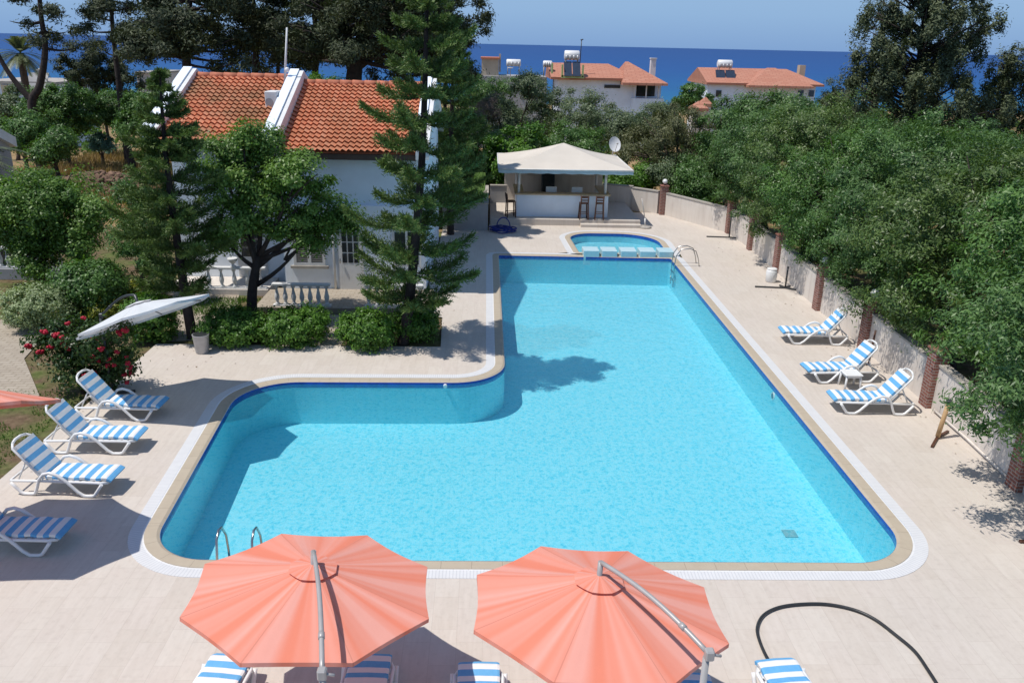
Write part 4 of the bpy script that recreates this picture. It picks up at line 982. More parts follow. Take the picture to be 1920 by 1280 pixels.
# Norfolk island pines
def norfolk(label, axis, widths, seed, group, dens=1.0):
    """axis: list of trunk points bottom to top; widths: (height fraction, reach) pairs"""
    rng = random.Random(seed); nr = np.random.default_rng(seed); base = Vector(axis[0]); t = thing('norfolk_pine', base, label, 'conifer tree', group)
    A = smooth([Vector(a) for a in axis], 6); n = len(A)
    mb = MB(); mb.tube([base - Vector((0, 0, .2))] + A, [.2] + [.155 * (1 - .93 * i / n) + .008 for i in range(n)], 8)
    TW = []
    def pt(f): i = min(n - 2, int(f * (n - 1))); return A[i].lerp(A[i + 1], f * (n - 1) - i)
    def wid(f):
        for (f0, w0), (f1, w1) in zip(widths, widths[1:]):
            if f0 <= f <= f1: return w0 + (w1 - w0) * (f - f0) / (f1 - f0)
        return widths[-1][1]
    f = widths[0][0]
    while f < .995:
        o = pt(f); w = wid(f); k = 6 if f < .85 else 5; a0 = rng.uniform(0, 7)
        for b in range(k):
            if rng.random() < .1: continue
            a = a0 + 2 * PI * b / k + rng.uniform(-.2, .2); Lb = w * rng.uniform(.6, 1.18); d = Vector((math.cos(a), math.sin(a), 0)); s = Vector((-d.y, d.x, 0))
            o2 = o + Vector((0, 0, rng.uniform(-.1, .1))); rise = rng.uniform(.08, .34)
            def B(u): return o2 + d * Lb * u + Vector((0, 0, Lb * (-.16 * math.sin(PI * u * .8) + rise * u * u + .05 * u)))
            if Lb > .3: mb.tube([B(i / 5) for i in range(6)], [.022 * (1 - .15 * i) * (.4 + Lb / 2.2) for i in range(6)], 5, cap=False)
            m = int((9 + 24 * Lb) * dens); u = np.clip(.12 + .88 * (np.arange(m) + nr.random(m) * .6) / m, 0, 1)
            dd, ss = np.array(d), np.array(s); zz = np.array([0, 0, 1.0])
            Pb = np.array(o2) + dd * (Lb * u)[:, None] + zz * (Lb * (-.16 * np.sin(PI * u * .8) + rise * u * u + .05 * u))[:, None]
            for sd, upw in ((-1, .12), (1, .12), (-.45, .62), (.45, .62)):
                tl = (.10 + .30 * min(Lb, 1.3) * np.sin(PI * np.minimum(1, .2 + .74 * u)) ** .8) * nr.uniform(.7, 1.2, m)
                ax = dd * .75 + ss * sd * .8 + zz * upw + nr.normal(size=(m, 3)) * .12; ax /= np.linalg.norm(ax, axis=1)[:, None]
                TW.append((Pb, ax, tl, .12 + .3 * u * nr.random(m)))
        f += (.05 + .016 * (1 - f)) * rng.uniform(.85, 1.15)
    Pb = np.concatenate([a[0] for a in TW]); ax = np.concatenate([a[1] for a in TW]); tl = np.concatenate([a[2] for a in TW]); tn = np.concatenate([a[3] for a in TW]); k = len(Pb)
    VV = []; TT = []
    for j in range(7):                         # short needles set round every twig
        c = Pb + ax * (tl * (j + nr.random(k)) / 7)[:, None]; rd = nr.normal(size=(k, 3)); rd[:, 2] += .35; rd -= ax * np.sum(rd * ax, 1)[:, None]; rd /= np.linalg.norm(rd, axis=1)[:, None]
        nd = ax * .75 + rd * .65; w_ = np.cross(nd, rd + nr.normal(size=(k, 3)) * .5); w_ /= np.linalg.norm(w_, axis=1)[:, None]
        e = c + nd * nr.uniform(.07, .11, k)[:, None]; w_ = w_ * .0125
        VV.append(np.stack([c - w_, c + w_, e + w_ * .5, e - w_ * .5], 1).reshape(-1, 3)); TT.append(tn + .5 * nr.random(k))
    leafmesh('foliage', np.concatenate(VV), np.concatenate(TT), M['lf_norf'], t)
    mb.build('trunk', M['barkdark'], t); return t
n1 = gp(757, 642); Yn = n1.y
ax1 = [n1] + [at(px, py, Yn) for px, py in ((768, 560), (780, 440), (791, 300), (797, 150), (800, 20), (802, -75))]
norfolk('tall Norfolk pine rising in front of the house corner beside the pool', ax1, [(.17, 1.2), (.24, 1.62), (.36, 1.55), (.5, 1.42), (.62, 1.22), (.76, .98), (.9, .52), (1., .06)], 41, 'norfolk pines by the house', 1.1)
n2 = gp(361, 632); Y2 = n2.y
ax2 = [n2] + [at(px, py, Y2) for px, py in ((350, 570), (335, 470), (322, 380), (311, 290), (304, 210), (300, 138))]
norfolk('shorter leaning Norfolk pine at the left corner of the house', ax2, [(.22, 1.05), (.34, 1.5), (.5, 1.35), (.7, .9), (.88, .45), (1., .08)], 42, 'norfolk pines by the house', 1.0)
q = Vector((-1.95, 38.2, 1.1))
norfolk('dark second Norfolk pine standing on the raised lawn behind the tall one', [q, (-1.95, 38.2, 3), (-1.9, 38.25, 6), (-1.85, 38.2, 9.6)], [(.1, 1.5), (.3, 1.8), (.5, 1.6), (.8, 1.0), (1., .1)], 44, 'norfolk pines by the house')
q = Vector((-1.6, 36.2, -.02))
norfolk('dark Norfolk pine at the back corner of the house beside the shaded retaining wall', [q, (-1.6, 36.2, 3), (-1.5, 36.2, 6), (-1.45, 36.2, 8.4)], [(.2, 1.5), (.4, 1.7), (.6, 1.4), (.8, .9), (1., .1)], 45, 'norfolk pines by the house')
q = at(255, 420, 25.5)
tree('garden_conifer', 'loose olive green shrub tree left behind the leaning Norfolk pine', 'tree', (q.x, 25.5, 0), blobs_at([(255, 380, 38), (250, 440, 42), (275, 480, 40), (240, 340, 22), (285, 420, 35)], 25.5, .3, 5), 13000, .13, .035, 'lf_scrub', 43, .08, None, 'bark', None, 2., .24)

# laurel trees along the right wall
GL = 'dense laurel trees along the right wall'
LAU = [((12.3, 13.2), 'dense laurel tree nearest the camera at the right edge', 51), ((13.0, 16.9), 'dense laurel tree hanging over the wall by the wooden post', 52), ((13.1, 20.6), 'dense laurel tree above the two nearer right loungers', 53), ((13.2, 24.4), 'dense laurel tree above the farthest right lounger', 54),
       ((13.3, 28.4), 'dense laurel tree above the white bucket', 55), ((13.3, 32.6), 'dense laurel tree above the second bend pillar', 56), ((13.2, 37.0), 'dense laurel tree at the far end above the bend of the wall', 57)]
M['lf_laurel_b'] = leafmat('laurel_leaf_olive', (.032, .07, .017), (.175, .255, .07), .42, .24, .4)
M['lf_laurel_c'] = leafmat('laurel_leaf_fresh', (.03, .08, .018), (.165, .30, .07), .42, .26, .4)
for k_, ((x, y), lb, sd) in enumerate(LAU):
    r = random.Random(sd); ex = 1.0 if y < 14 else 0.0; hz_ = r.uniform(-.35, .3); x -= .3 + r.uniform(-.2, .2)
    bb = [(x - .2, y, 3.9 + hz_, 2.3, 1.75, 1.8), (x - 1.75 - ex * .5, y + .75, 2.75, 1.3, 1.15, 1.25), (x - 1.8 - ex, y - .75, 2.8, 1.35, 1.15, 1.25), (x + .3, y + .4, 4.9 + hz_, 1.6, 1.3, 1.05), (x + .1, y - .6, 4.7 + hz_, 1.5, 1.2, 1.1), (x + 1.5, y, 3.6 + hz_, 1.8, 1.8, 1.8), (x - 1.5 - ex * .6, y, 3.8 + hz_ * .7, 1.5, 1.5, 1.3), (x - .95, y + .8, 1.75, 1.3, 1.2, .95), (x - .95, y - .8, 1.65, 1.3, 1.2, .95)]
    bb = [(b[0] + r.uniform(-.25, .25), b[1] + r.uniform(-.25, .25), b[2] + r.uniform(-.2, .25), b[3], b[4], b[5]) for b in bb]
    tree('laurel_tree', lb, 'tree', (x, y, 0), bb, 60000, .115, .038, ('lf_laurel', 'lf_laurel_c', 'lf_laurel_b')[k_ % 3], sd, .16, None, 'barkdark', GL, 2., .27, nc=300, inner=.22, up=.7, rough=.12)
for (x, y, zt), lb, sd in (((17.2, 19, 5.3), 'laurel tree in the second row behind the nearest right trees', 61), ((17.4, 25, 5.4), 'laurel tree in the second row, middle', 62), ((17.5, 31, 5.5), 'laurel tree in the second row behind the far right trees', 63), ((17.0, 38, 5.7), 'laurel tree at the far end of the second row', 64), ((21.5, 28, 5.2), 'laurel tree farthest right behind the second row', 65), ((22, 35, 5.4), 'laurel tree farthest right below the cypress', 66)):
    bb = [(x, y, zt - 1.7, 2.6, 3.2, 1.6), (x - 1, y + 1.5, zt - 1.6, 1.9, 2, 1.4), (x + 1, y - 1.4, zt - 1.7, 2, 2, 1.4)]
    tree('laurel_tree', lb, 'tree', (x, y, 0), bb, 15000, .17, .06, 'lf_laurel', sd, .16, None, 'barkdark', 'laurel trees of the second row', 2., .36)

# trees between bar and the far houses
def midtree(label, Lp, Y, n, mat, seed, Ln=.17, Wd=.06, bark='bark', name='olive_tree', group='olive trees behind the bar', r=.14, bx_=None, clump=.34, jit=1.2, inner=.3, limbs=True, nc=None):
    bb = blobs_at([(a, b, r_ * 1.2) for a, b, r_ in Lp], Y, jit, seed); n = int(n * 1.9); cx = sum(b[0] for b in bb) / len(bb) if bx_ is None else bx_
    return tree(name, label, 'tree', (cx, Y, hgt(cx, Y)), bb, n, Ln, Wd, mat, seed, r, None, bark, group, 2., clump, inner=inner, limbs=limbs, nc=nc)
midtree('grey green olive tree behind the bar roof peak', [(1010, 205, 42), (1060, 212, 40), (980, 228, 40), (1030, 250, 45)], 62, 13000, 'lf_olive', 71)
midtree('grey green olive tree below the white house with the water drum', [(1105, 215, 40), (1140, 236, 38), (1080, 250, 42), (1130, 270, 40)], 58, 13000, 'lf_olive', 72)
midtree('green tree left of the olives, above the raised lawn', [(930, 178, 28), (905, 170, 22), (960, 175, 26), (890, 186, 26)], 66, 9000, 'lf_scrub', 73, group='green trees behind the bar', name='garden_tree')
midtree('grey green olive tree in the gap right of the tall Norfolk pine', [(930, 215, 35), (960, 250, 38), (1000, 170, 30)], 56, 9000, 'lf_olive', 74)
midtree('dark green tree in the shade behind the raised lawn', [(885, 265, 45), (850, 300, 42), (900, 320, 30), (860, 240, 35)], 49, 12000, 'lf_scrub', 75, group='green trees behind the bar', name='garden_tree')
midtree('light green fig tree left of the bar roof', [(960, 290, 42), (930, 310, 35), (990, 275, 35), (945, 345, 26), (1000, 325, 28)], 47, 10000, 'lf_hedge', 76, .2, .1, group='green trees behind the bar', name='fig_tree')
midtree('dull green tree behind the middle of the bar roof', [(1060, 275, 40), (1110, 285, 40), (1040, 310, 35), (1090, 330, 30), (1140, 320, 30)], 50, 11000, 'lf_scrub', 77, group='green trees behind the bar', name='garden_tree')
midtree('brownish tree with a bare leaning trunk beside the satellite dish', [(1235, 248, 40), (1272, 236, 38), (1210, 275, 40), (1265, 285, 46), (1310, 250, 38), (1300, 295, 35), (1190, 290, 30)], 47, 17000, 'lf_brown', 78, .15, .05, name='carob_tree', group=None, r=.2, bx_=at(1300, 330, 47).x)
midtree('green bush at the back wall right of the bar', [(1180, 335, 28), (1150, 340, 25), (1215, 330, 24)], 46, 5000, 'lf_hedge', 79, .16, .08, group='green trees behind the bar', name='garden_bush')
midtree('green tree at the far end of the laurel row, beside the brownish tree', [(1350, 252, 42), (1390, 290, 45), (1340, 300, 40), (1365, 340, 32), (1420, 250, 45)], 43, 15000, 'lf_laurel', 80, group='green trees behind the bar', name='garden_tree')
midtree('laurel tree top in front of the right hand distant house', [(1420, 212, 36), (1480, 212, 38), (1370, 222, 32), (1530, 222, 34), (1450, 232, 45)], 44, 15000, 'lf_laurel', 81, group='green trees behind the bar', name='garden_tree')
midtree('grey green olive tree just left of the satellite dish', [(1165, 240, 30), (1195, 238, 28), (1180, 262, 34)], 54, 8000, 'lf_olive', 87)
midtree('low grey green scrub tree in front of the far white house veranda', [(1215, 222, 24), (1245, 215, 22), (1200, 238, 24), (1260, 228, 22)], 62, 7000, 'lf_olive', 88)
midtree('low green shrubs behind the wall just right of the far corner pillar', [(1275, 350, 26), (1310, 358, 26), (1345, 368, 24), (1295, 330, 22)], 43.5, 8000, 'lf_scrub', 86, .14, .06, group='green trees behind the bar', name='garden_bush')
midtree('green shrub filling the gap under the leaning brownish tree', [(1240, 325, 22), (1265, 318, 22), (1330, 335, 24)], 45.5, 6000, 'lf_olive', 89, .14, .06, group='green trees behind the bar', name='garden_bush')
midtree('dark rounded tree beside the small red roofs', [(1300, 176, 18), (1285, 184, 16), (1318, 182, 16), (1300, 198, 20), (1275, 200, 16), (1325, 204, 16)], 80, 6500, 'lf_scrub', 82, .25, .1, group='green trees behind the bar', name='garden_tree')
midtree('bare grey bush in front of the olive trees', [(890, 205, 22), (920, 200, 22), (865, 215, 18)], 55, 2500, 'lf_twig', 83, .3, .015, name='dry_bush', group=None, inner=.6)
midtree('dark cypress beside the right hand distant house', [(1562, 170, 17), (1560, 190, 20), (1575, 205, 22)], 75, 4500, 'lf_cyp', 84, .2, .07, name='cypress_tree', group=None)
midtree('thin cypress just left of the big right cypress', [(1592, 175, 10), (1597, 195, 14), (1590, 215, 20), (1620, 210, 25)], 70, 4000, 'lf_cyp', 85, .2, .06, name='cypress_tree', group=None)

# left-hand plot
for k, (lb, Lp, Y, n, mt) in enumerate((
    ('dark evergreen tree left of the bare pine trunk', [(165, 115, 38), (140, 140, 35), (195, 150, 40), (165, 165, 40), (215, 130, 30), (240, 165, 30)], 66, 13000, 'lf_dark'),
    ('broad green bush tree behind the forked trunk', [(130, 200, 42), (90, 205, 35), (165, 220, 38), (120, 232, 36), (70, 225, 30)], 58, 14000, 'lf_scrub'),
    ('green bush between the two bare trunks', [(205, 212, 32), (245, 210, 28), (225, 228, 24)], 60, 9000, 'lf_scrub'),
    ('green bush tree touching the left corner of the roof', [(265, 215, 34), (290, 200, 25), (250, 240, 26)], 54, 8000, 'lf_scrub'),
    ('green shrub at the foot of the forked trunk', [(98, 285, 24), (80, 292, 20), (115, 270, 18)], 48, 8000, 'lf_scrub'),
    ('pale green bush at the left edge above the white roof', [(15, 195, 35), (45, 225, 35), (20, 230, 30)], 62, 9000, 'lf_olive'),
    ('green shrub at the left edge below the white roof', [(45, 265, 30), (15, 255, 25), (60, 245, 25)], 50, 7000, 'lf_scrub'))):
    Lp = [(a_, b_ - 7, r_ * .84) for a_, b_, r_ in Lp]
    midtree(lb, Lp, Y, n, mt, 90 + k, .19, .08, name='wild_tree' if k < 4 else 'wild_shrub', group='wild trees on the left plot')
midtree('small blue green agave like bush in the dry grass', [(188, 268, 13), (200, 273, 12), (178, 270, 11)], 60, 900, 'lf_agave', 98, .3, .1, name='glaucous_bush', group=None)
# rubble heap
rng_ = random.Random(12); mb = MB(); hc = gp(185, 352)
for i in range(700):
    x = rng_.gauss(0, 2.1); y = rng_.gauss(0, 1.3); z = max(0, .75 * math.exp(-(x * x / 7 + y * y / 3)) + rng_.uniform(-.15, .05)); s = rng_.uniform(.06, .22)
    mb.box((hc.x + x, hc.y + y, z), (s * 2, s * 1.6, s * 1.3), Matrix.Rotation(rng_.uniform(0, 6), 3, Vector((rng_.random() + .1, rng_.random(), rng_.random())).normalized()), s * .3)
tag(mb.build('rubble_heap', M['rock'], None, hc), 'heap of brown rubble stones behind the orange tree', 'rubble', kind='stuff')

# tall pines behind the house: trunk, limbs, layered needle pads
def pine(label, axis, rt, limbs, n, mat, seed, group='tall dark pines behind the house', Ln=.26, Wd=.07, pad=.85, flat=.45, name='pine_tree', stub=None, extra=None, droop=0.0, nc=None, clump=.42):
    rng = random.Random(seed); A = smooth([Vector(a) for a in axis], 4); t = thing(name, A[0], label, 'tree', group); mb = MB(); k = len(A)
    mb.tube([A[0] - Vector((0, 0, .3))] + A, [rt * 1.15] + [rt * (1 - .75 * i / k) for i in range(k)], 9)
    bb = []
    if extra:
        for pth, r0 in extra: mb.tube(smooth([Vector(p) for p in pth], 4), [r0 * (1 - .6 * i / (len(pth) * 4 - 4)) for i in range(len(pth) * 4 - 3)], 8)
    for (f, a, ln, rs) in limbs:
        i = min(k - 2, int(f * (k - 1))); s = A[i]; d = Vector((math.cos(a), math.sin(a), rs)); e = s + d * ln
        mb.tube(curve(s, e, (0, 0, -.08 * ln), 5), [rt * .32 * (1 - .17 * j) for j in range(6)], 5)
        for u, sc in ((.55, .8), (.8, 1.), (1., .85)):
            q = s.lerp(e, u); r = pad * sc * rng.uniform(.75, 1.2); bb.append((q.x + rng.uniform(-.4, .4), q.y + rng.uniform(-.4, .4), q.z + rng.uniform(-.1, .3) - droop * u, r, r, r * flat))
    V, T = cloud(bb, int(n * 1.25), Ln, Wd, seed, clump, nc, .35, .4, rough=.12); leafmesh('crown', V, T, M[mat], t); mb.build('trunk', M['barkdark'], t); return t
def limbset(rng, n, f0, f1, l0, l1, rise=.15):
    return [(f0 + (f1 - f0) * (i + rng.random()) / n, i * 2.4 + rng.uniform(-.4, .4), l0 + (l1 - l0) * ((i + .5) / n) * rng.uniform(.8, 1.2), rise + rng.uniform(-.15, .25)) for i in range(n)]
def P_(Y, *pp): return [at(px, py, Y) for px, py in pp]
rg = random.Random(77)
Yt = gp(247, 305).y
pine('tall bare trunked pine standing in the dry grass', P_(Yt, (247, 305), (232, 240), (222, 150), (212, 60), (207, -20), (204, -120)), .24, limbset(rg, 20, .5, .97, 2.2, 1.6), 9500, 'lf_dark', 101, pad=.7, droop=.3)
Yt = gp(78, 312).y
pine('forked pruned pine at the left with one pale cut stub', P_(Yt, (78, 312), (68, 250), (60, 190), (75, 160), (85, 90), (76, 20), (68, -110)), .34, [(f, a, l, .0) for f, a, l, _ in limbset(rg, 9, .68, .95, 1.7, 1.7)], 3000, 'lf_dark', 102, pad=.55, droop=.5,
     extra=[(P_(Yt, (60, 190), (38, 165), (12, 130), (-10, 85), (-30, 0)), .2), (P_(Yt, (63, 180), (72, 172), (78, 158)), .13)])
pine('dark spreading pine behind the left part of the tiled roof', P_(47, (352, 165), (350, 120), (352, 60), (356, 0), (358, -90)), .28, limbset(rg, 44, .3, .97, 3.2, 2.6, .0), 30000, 'lf_dark', 103, pad=.85, flat=.7, droop=.35)
pine('slim dark pine right of the spreading one', P_(52, (478, 150), (480, 80), (476, 20), (472, -80)), .22, limbset(rg, 22, .45, .97, 1.7, 1.9, .0), 14000, 'lf_dark', 104, pad=.7, flat=.7, droop=.4)
pine('lower dark pine glimpsed beside the white mast', P_(58, (520, 160), (522, 110), (520, 70)), .16, limbset(rg, 18, .3, .97, 1.7, 1.3), 9000, 'lf_dark', 105, pad=.8, flat=.8)
pine('dark pine at the top between the mast and the large pine', P_(56, (590, 160), (592, 90), (590, 0), (590, -80)), .24, limbset(rg, 24, .3, .97, 2.0, 2.0, .0), 18000, 'lf_dark', 106, pad=.8, flat=.75, droop=.4)
pine('huge dark broad pine behind the right part of the tiled roof', P_(50, (662, 165), (668, 110), (690, 40), (720, -20), (740, -110)), .5, limbset(rg, 84, .25, .98, 5.0, 4.0, .1), 64000, 'lf_dark', 107, pad=.95, flat=.7, droop=.5, extra=[(P_(50, (664, 140), (640, 80), (610, 20), (590, -60)), .3), (P_(50, (668, 130), (720, 90), (780, 60), (830, 20)), .22)])
pine('dark pine whose boughs reach over toward the sea on the right', P_(54, (790, 190), (800, 120), (815, 50), (825, -40)), .26, limbset(rg, 44, .25, .98, 3.0, 2.6, .05), 30000, 'lf_dark', 108, pad=.95, flat=.8, droop=.3)
# low greenery behind the ridge
midtree('green bush peeping over the roof ridge', [(600, 160, 18), (580, 165, 14), (625, 165, 16)], 45, 3000, 'lf_hedge', 110, .15, .06, name='wild_shrub', group='wild trees on the left plot')
# big cypress on the right and its neighbour
Yc = 46
def cypress(label, base, top, spread, n, seed, lean=0, clumpn=90, mat='lf_cyp', low=.1):
    rng = random.Random(seed); b, tp = Vector(base), Vector(top); bb = []; t = thing('cypress_tree', b, label, 'tree', None); mb = MB()
    mb.tube(curve(b - Vector((0, 0, .2)), tp, (0, 0, 0), 6), [.35 * (1 - .15 * i) for i in range(7)], 8)
    for i in range(clumpn):
        f = low + (1 - low) * (i + rng.random()) / clumpn; o = b.lerp(tp, f); w = spread(f); a = rng.uniform(0, 2 * PI); r = w * (rng.random() ** .6)
        q = o + Vector((math.cos(a) * r, math.sin(a) * r, rng.uniform(.1, .5) * r * .5)); s = rng.uniform(.45, .85) * (.6 + .4 * (1 - f))
        bb.append((q.x, q.y, q.z, s * .7, s * .7, s * 1.25)); mb.tube([b.lerp(tp, max(.02, f - .08)), q], [.06, .02], 5)
    V, T = cloud(bb, int(n * 2.2), .19, .07, seed, .2, n // 30, .3, .5, squash=1.5, rough=.12); leafmesh('crown', V, T, M[mat], t); mb.build('trunk', M['barkdark'], t); return t
b_ = at(1722, 215, Yc); b_.z = 0
tp = at(1745, -70, Yc)
def spr(f):
    z = f
    pts = [(0, 3.2), (.28, 4.9), (.42, 4.7), (.55, 3.3), (.68, 4.0), (.8, 3.3), (1, 1.6)]
    for (a, wa), (c, wc) in zip(pts, pts[1:]):
        if a <= z <= c: return wa + (wc - wa) * (z - a) / (c - a)
    return 1.
cypress('huge dark cypress rising above the laurel trees on the right', b_, tp, spr, 44000, 121, clumpn=300, low=.2)
b_ = at(1885, 250, 47); b_.z = 0
cypress('smaller ragged cypress at the upper right edge', b_, at(1893, 100, 47), lambda f: 2.6 * (1 - f * .75), 12000, 122, clumpn=90, low=.2)

# palms
def palm(label, top, base, nf, ln, seed, rt=.22, a0=0, a1=2 * PI, lw=.05, tilt=(.9, -.5)):
    rng = random.Random(seed); t = thing('palm_tree', base, label, 'palm tree', None); top = Vector(top)
    MB().tube(curve(base, top, (0, 0, 0), 8), [rt * (1.1 - .02 * i) for i in range(9)], 9).build('trunk', M['bark'], t)
    for k in range(nf):
        a = a0 + (a1 - a0) * (k + rng.uniform(-.3, .3)) / nf; el = rng.uniform(tilt[1], tilt[0]); L_f = ln * rng.uniform(.8, 1.1)
        d = Vector((math.cos(a) * math.cos(el), math.sin(a) * math.cos(el), math.sin(el))); s = Vector((-math.sin(a), math.cos(a), 0)); V = []; T = []
        def B(u): return top + d * L_f * u + Vector((0, 0, -.42 * L_f * u * u))
        for i in range(34):
            u = .12 + .88 * i / 33; p = B(u); tg = (B(min(1, u + .03)) - B(u - .03)).normalized()
            for sd in (-1, 1):
                ll = L_f * .2 * (math.sin(PI * min(1, .12 + .86 * u)) ** .6) * rng.uniform(.85, 1.1); q = p + (s * sd * .8 + tg * .65 + Vector((0, 0, -.1))).normalized() * ll
                wv = tg * lw * .5; V += [p - wv, p + wv, q + wv * .25, q - wv * .25]; T.append(rng.random())
        for i in range(8):
            p, q = B(i / 8), B((i + 1) / 8); wv = s * .03; V += [p - wv, p + wv, q + wv, q - wv]; T.append(.9)
        leafmesh('frond', np.array([tuple(v) for v in V]), np.array(T), M['lf_palm'], t)
    return t
pt_ = at(38, 100, 75); palm('date palm against the sea at far left', pt_, (pt_.x, 75, hgt(pt_.x, 75)), 46, 2.6, 131, .3, lw=.06, tilt=(1.35, -.55))
pt_ = at(-58, 285, 33); palm('palm whose grey green fronds reach in at the left edge', pt_, (pt_.x - .3, 33, 0), 22, 2.7, 132, .22, lw=.045, tilt=(.5, -.6))

rngf = np.random.default_rng(31); cs = []
for (x0, x1, y0, y1, n_) in ((9.6, 10.6, 12, 36, 80), (-9.3, -6.3, 19.5, 21.6, 30), (-2.0, -.6, 19, 30, 25), (-9.3, -8.4, 9, 18, 18)):
    cs.append(np.stack([rngf.uniform(x0, x1, n_), rngf.uniform(y0, y1, n_), np.full(n_, .012)], 1))
cs = np.concatenate(cs); keep = np.array([not (-6.6 < a < 8.1 and 11.2 < b < 37.6) or (a < -.2 and b > 19.9) for a, b in cs[:, :2]]); cs = cs[keep]
nn_ = rngf.normal(size=cs.shape) * .25; nn_[:, 2] = 1; nn_ /= np.linalg.norm(nn_, axis=1)[:, None]
tag(leafmesh('fallen_leaves', quads(cs, nn_, .06, .025, rngf), rngf.random(len(cs)), leafmat('fallen_leaf', (.10, .06, .03), (.26, .17, .08), .8, .05), None), 'small dry leaves scattered over the pale deck', 'leaves', kind='stuff')

# ================================================================== NEIGHBOURS
# left-edge neighbour: terrace with balustrade and a white building
q0 = gp(-60, 548); q1 = gp(110, 530)
balustrade('balustrade', 'white balustrade at the left edge behind the orange tree', q0.x - .5, q1.x, q1.y + .6, .35, 11, sc=1.0)
MB_ = MB().span((q0.x - .5, q1.y + .45, -.04), (q1.x + .2, q1.y + .75, .33))
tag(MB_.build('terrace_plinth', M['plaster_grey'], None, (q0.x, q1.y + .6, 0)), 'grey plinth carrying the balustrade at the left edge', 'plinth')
hn = thing('neighbour_house', (-24, 40, 0), 'white neighbouring house with sloping white parapet at the left edge', 'house')
a = at(27, 258, 36.0); xr = a.x; zr_ = a.z + .45 * 6
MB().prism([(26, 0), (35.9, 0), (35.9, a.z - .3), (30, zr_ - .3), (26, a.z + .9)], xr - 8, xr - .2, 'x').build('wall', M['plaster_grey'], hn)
MB().prism([(36.1, a.z - .4), (36.1, a.z), (30, zr_), (26, zr_ - 1.8), (26, zr_ - 2.2), (30, zr_ - .4)], xr - .42, xr, 'x').build('roof_parapet', M['trimwhite'], hn)
MB().add([(xr - 8, 36, a.z - .25), (xr - .44, 36, a.z - .25), (xr - .44, 30, zr_ - .25), (xr - 8, 30, zr_ - .25)], [(0, 1, 2, 3)], [.5] * 4).build('roof', M['roof'], hn)
hn.location = (xr - 4, 31, 0)
for c_ in kids(hn): c_.location = Vector((-24, 40, 0)) - Vector((xr - 4, 31, 0))

def hip(mb, x0, x1, y0, y1, ze, zr, rx0, rx1):
    ym = (y0 + y1) / 2
    vs = [(x0, y0, ze), (x1, y0, ze), (x1, y1, ze), (x0, y1, ze), (rx0, ym, zr), (rx1, ym, zr)]
    mb.add(vs, [(0, 1, 5, 4), (1, 2, 5), (2, 3, 4, 5), (3, 0, 4)])
    mb.add([(x0, y0, ze - .25), (x1, y0, ze - .25), (x1, y1, ze - .25), (x0, y1, ze - .25), (x0, y0, ze - .004), (x1, y0, ze - .004), (x1, y1, ze - .004), (x0, y1, ze - .004)], [(3, 2, 1, 0), (0, 1, 5, 4), (1, 2, 6, 5), (2, 3, 7, 6), (3, 0, 4, 7)])
def tank(label, c, w, h, legs, group='rooftop water tanks', panels=None, parent=None):
    c = Vector(c); t = thing('water_tank', (c.x, c.y, c.z - h / 2 - legs), label, 'water tank', group)
    MB().tube([c - Vector((w / 2, 0, 0)), c - Vector((w / 2 - .08, 0, 0)), c + Vector((w / 2 - .08, 0, 0)), c + Vector((w / 2, 0, 0))], [h * .4, h / 2, h / 2, h * .4], 14).build('drum', M['plastic'], t)
    lg = MB()
    for sx in (-.4, .4):
        for sy in (-.4, .4): lg.tube([(c.x + sx * w, c.y + sy, c.z - h * .4), (c.x + sx * w, c.y + sy, c.z - h / 2 - legs)], .05, 6)
    lg.build('frame', M['plaster_grey'], t)
    for k in range(4): MB().lathe((c.x - w * .38 + k * w * .25, c.y - h * .45, c.z - h * .5), [(.12, 0), (.12, .5)], 8).build('cylinder', M['bin'], t)
    if panels:
        for sx in (-.55, .55):
            MB().box((c.x + sx * panels[0], c.y - 1.0, c.z - h / 2 - legs * .5 - panels[1]), (panels[0], .08, 1.9), Matrix.Rotation(-.7, 3, 'X')).build('solar_panel', M['panel'], t)
    return t
YH = 95.0
def X(px, py=150, Y=YH): return at(px, py, Y).x
def Z(px, py, Y=YH): return at(px, py, Y).z
h2 = thing('distant_house', (X(1140), YH, -4), 'distant white house with orange hipped roofs and a grey chimney, straight above the bar', 'house', 'distant houses toward the sea')
MB().span((X(1048), YH + .6, -5), (X(1196), YH + 9, Z(1100, 146))).build('wall', M['plaster'], h2)
MB().span((X(1187), YH - .6, -5), (X(1246), YH + 8.4, Z(1187, 184))).span((X(1187), YH + 1.5, Z(1187, 184)), (X(1246), YH + 8, Z(1187, 155))).build('wing_wall', M['plaster'], h2)
for px in (1189, 1211, 1234): MB().span((X(px), YH - .5, Z(1200, 184)), (X(px + 2), YH - .3, Z(1200, 157))).build('veranda_post', M['trimwhite'], h2)
MB().span((X(1192), YH + 1.4, Z(1200, 182)), (X(1234), YH + 1.49, Z(1200, 158))).build('veranda_glazing', M['glassdark'], h2)
MB().span((X(1135), YH + .5, Z(1150, 166)), (X(1165), YH + .59, Z(1150, 160))).build('window', M['glassdark'], h2)
mb = MB(); hip(mb, X(1033), X(1200), YH, YH + 9.5, Z(1100, 146), Z(1100, 119, YH + 4.7), X(1030), X(1150)); mb.build('roof', M['farroof'], h2)
mb = MB(); hip(mb, X(1165), X(1249), YH - 1.2, YH + 8.6, Z(1200, 155), Z(1183, 116, YH + 3.7), X(1180), X(1186)); mb.build('roof', M['farroof'], h2)
MB().span((X(1231), YH + 4, Z(1237, 150)), (X(1241), YH + 4.7, Z(1237, 112))).span((X(1230), YH + 3.9, Z(1237, 112) + .004), (X(1242), YH + 4.8, Z(1237, 110))).build('chimney', M['trimwhite'], h2)
